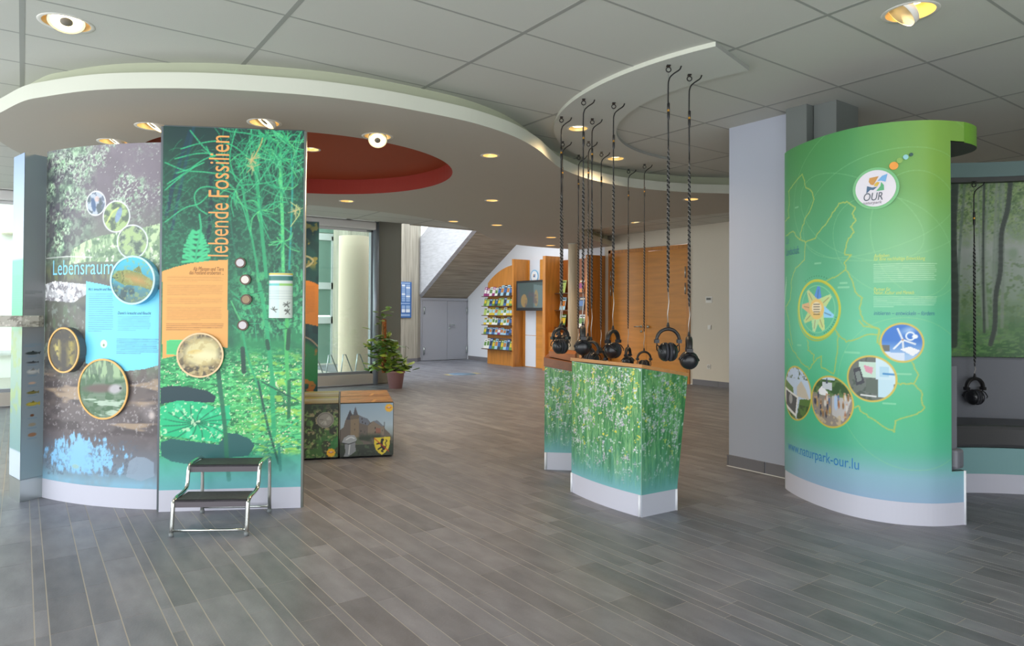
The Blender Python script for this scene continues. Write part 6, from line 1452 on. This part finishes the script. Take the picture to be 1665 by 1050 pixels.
# ================================================================== CEILING LIGHTS
M_TRIM = mat('trim_white', (222, 220, 212), .45); M_CUPR = mat('reflector_warm', (236, 208, 150), .35, .3); M_GLOW = mat('lamp_glow', (255, 240, 205), .4, emit=(255, 234, 185), estr=6.0); M_HUB = mat('lamp_hub', (128, 122, 112), .5)
LL = ['large lit gimbal spot near the top left corner of the tile ceiling', 'recessed spot with a tilted grey lid at the top right of the tile ceiling', 'recessed light in the crescent panel, left of the hanging cables', 'recessed light at the far end of the crescent panel',
      'tilted spot just above the gap between the river panel and the horsetail panel', 'tilted spot above the left half of the river panel', 'tilted spot right above the horsetail panel', 'bright ring shaped gimbal spot beside the red recess', 'downlight inside the red recess',
      'downlight in the lowered ceiling near its curved edge, right of the red recess', 'downlight between the red recess and the blind box', 'downlight in the middle of the lowered ceiling', 'downlight nearest the head of the concrete stairs', 'downlight above the concrete stair soffit', 'nearer one of two downlights above the oak wall unit', 'farther one of two downlights above the oak wall unit', 'downlight above the double door', 'downlight left of the wide grey column']
def downlight(i, c, r, k, p):
    t = thing('ceiling_spot' if 'gimbal' in k or k == 'lid' else 'downlight', LL[i], 'ceiling light', tuple(c), 0, 'lights in the ceilings')
    big = 'gimbal' in k or k == 'lid'; dp = .075 if big else .06
    MB().lathe([(r-.002, -.001), (r+.018, -.003), (r+.02, .0), (r+.02, .004)], 32, cap=False).build('trim_ring', M_TRIM, t, True)
    MB().lathe([(r, 0), (r*.92, dp*.5), (r*.7, dp), (0, dp)], 32, cap=False).build('reflector', M_CUPR, t, True)
    if not big:
        MB().lathe([(0, dp-.034), (r*.74, dp-.034), (r*.74, dp-.026)], 24).build('lamp', M_GLOW, t, True)
    else:
        tc = Vector((-c.x, -c.y, 0)).normalized()                      # towards the viewer
        ax = {'gimbal': tc*(.45 if i == 0 else .95)+Vector((0, 0, -1)), 'gimbal_away': tc*.35+Vector((-CR.x*.75, -CR.y*.75, -1)), 'lid': Vector((-.45, .6, -.75))}[k].normalized()
        q = Vector((0, 0, -1)).rotation_difference(ax); R_ = r*(.78 if k != 'gimbal' or i == 0 else .7)
        hd = MB().lathe([(R_*.8, .045), (R_, .03), (R_, 0), (R_*.96, -.002)], 28, cap=False).build('lamp_head', M_TRIM, t, True)
        hd.rotation_mode = 'QUATERNION'; hd.rotation_quaternion = q; hd.location = (0, 0, .01 if k != 'gimbal' or i == 0 else -.03)
        if k == 'lid': hd.location = (-CR.x*.055, -CR.y*.055, -.005)
        else: MB().lathe([(0, -.004), (R_*.34, -.004), (R_*.34, 0)], 20).build('lamp_hub', M_HUB, hd, True)
        if k != 'lid': MB().lathe([(R_*.34, -.001), (R_*.82, -.001)], 28, cap=False).build('lamp', M_GLOW, hd, True)
        else: MB().lathe([(0, -.001), (R_*.96, -.001)], 28).build('lid', mat('lid_grey', (176, 176, 166), .5), hd, True); MB().lathe([(0, dp-.01), (r*.6, dp-.01)], 20).build('lamp', M_GLOW, t, True)
    ld = bpy.data.lights.new('lamp_light', 'SPOT'); ld.energy = (26 if big else 16 if abs(c.z-3.01) < .005 else 30)*LAMP_POWER; ld.color = (1.0, .70, .40); ld.spot_size = radians(155 if p in ((940, 209), (1001, 258)) else 115 if not big else 95); ld.spot_blend = .8; ld.shadow_soft_size = r*.5
    lo_ = bpy.data.objects.new('lamp_light', ld); COL.objects.link(lo_); lo_.parent = t; lo_.location = (0, 0, -.012)
    if big and k != 'lid': lo_.rotation_mode = 'QUATERNION'; lo_.rotation_quaternion = q; lo_.location = tuple(ax*.05)
for i, (c, r, k, p) in enumerate(LP): downlight(i, c, r, k, p)

# ================================================================== FLOOR STICKER
g = at(752, 608); SK = thing('floor_sticker', 'blue and yellow round sticker on the far floor', 'sticker', (g.x, g.y, 0))
MB().lathe([(0, .002), (.3, .002), (.3, .0005)], 28).build('disc', mat('sticker_blue', (96, 124, 150), .5), SK, True)
MB().box(-.42, -.3, -.12, .12, .0005, .0025).build('wing', mat('sticker_yellow', (170, 160, 110), .5), SK, True); MB().box(.3, .42, -.12, .12, .0005, .0025).build('wing', mat('sticker_yellow'), SK, True)
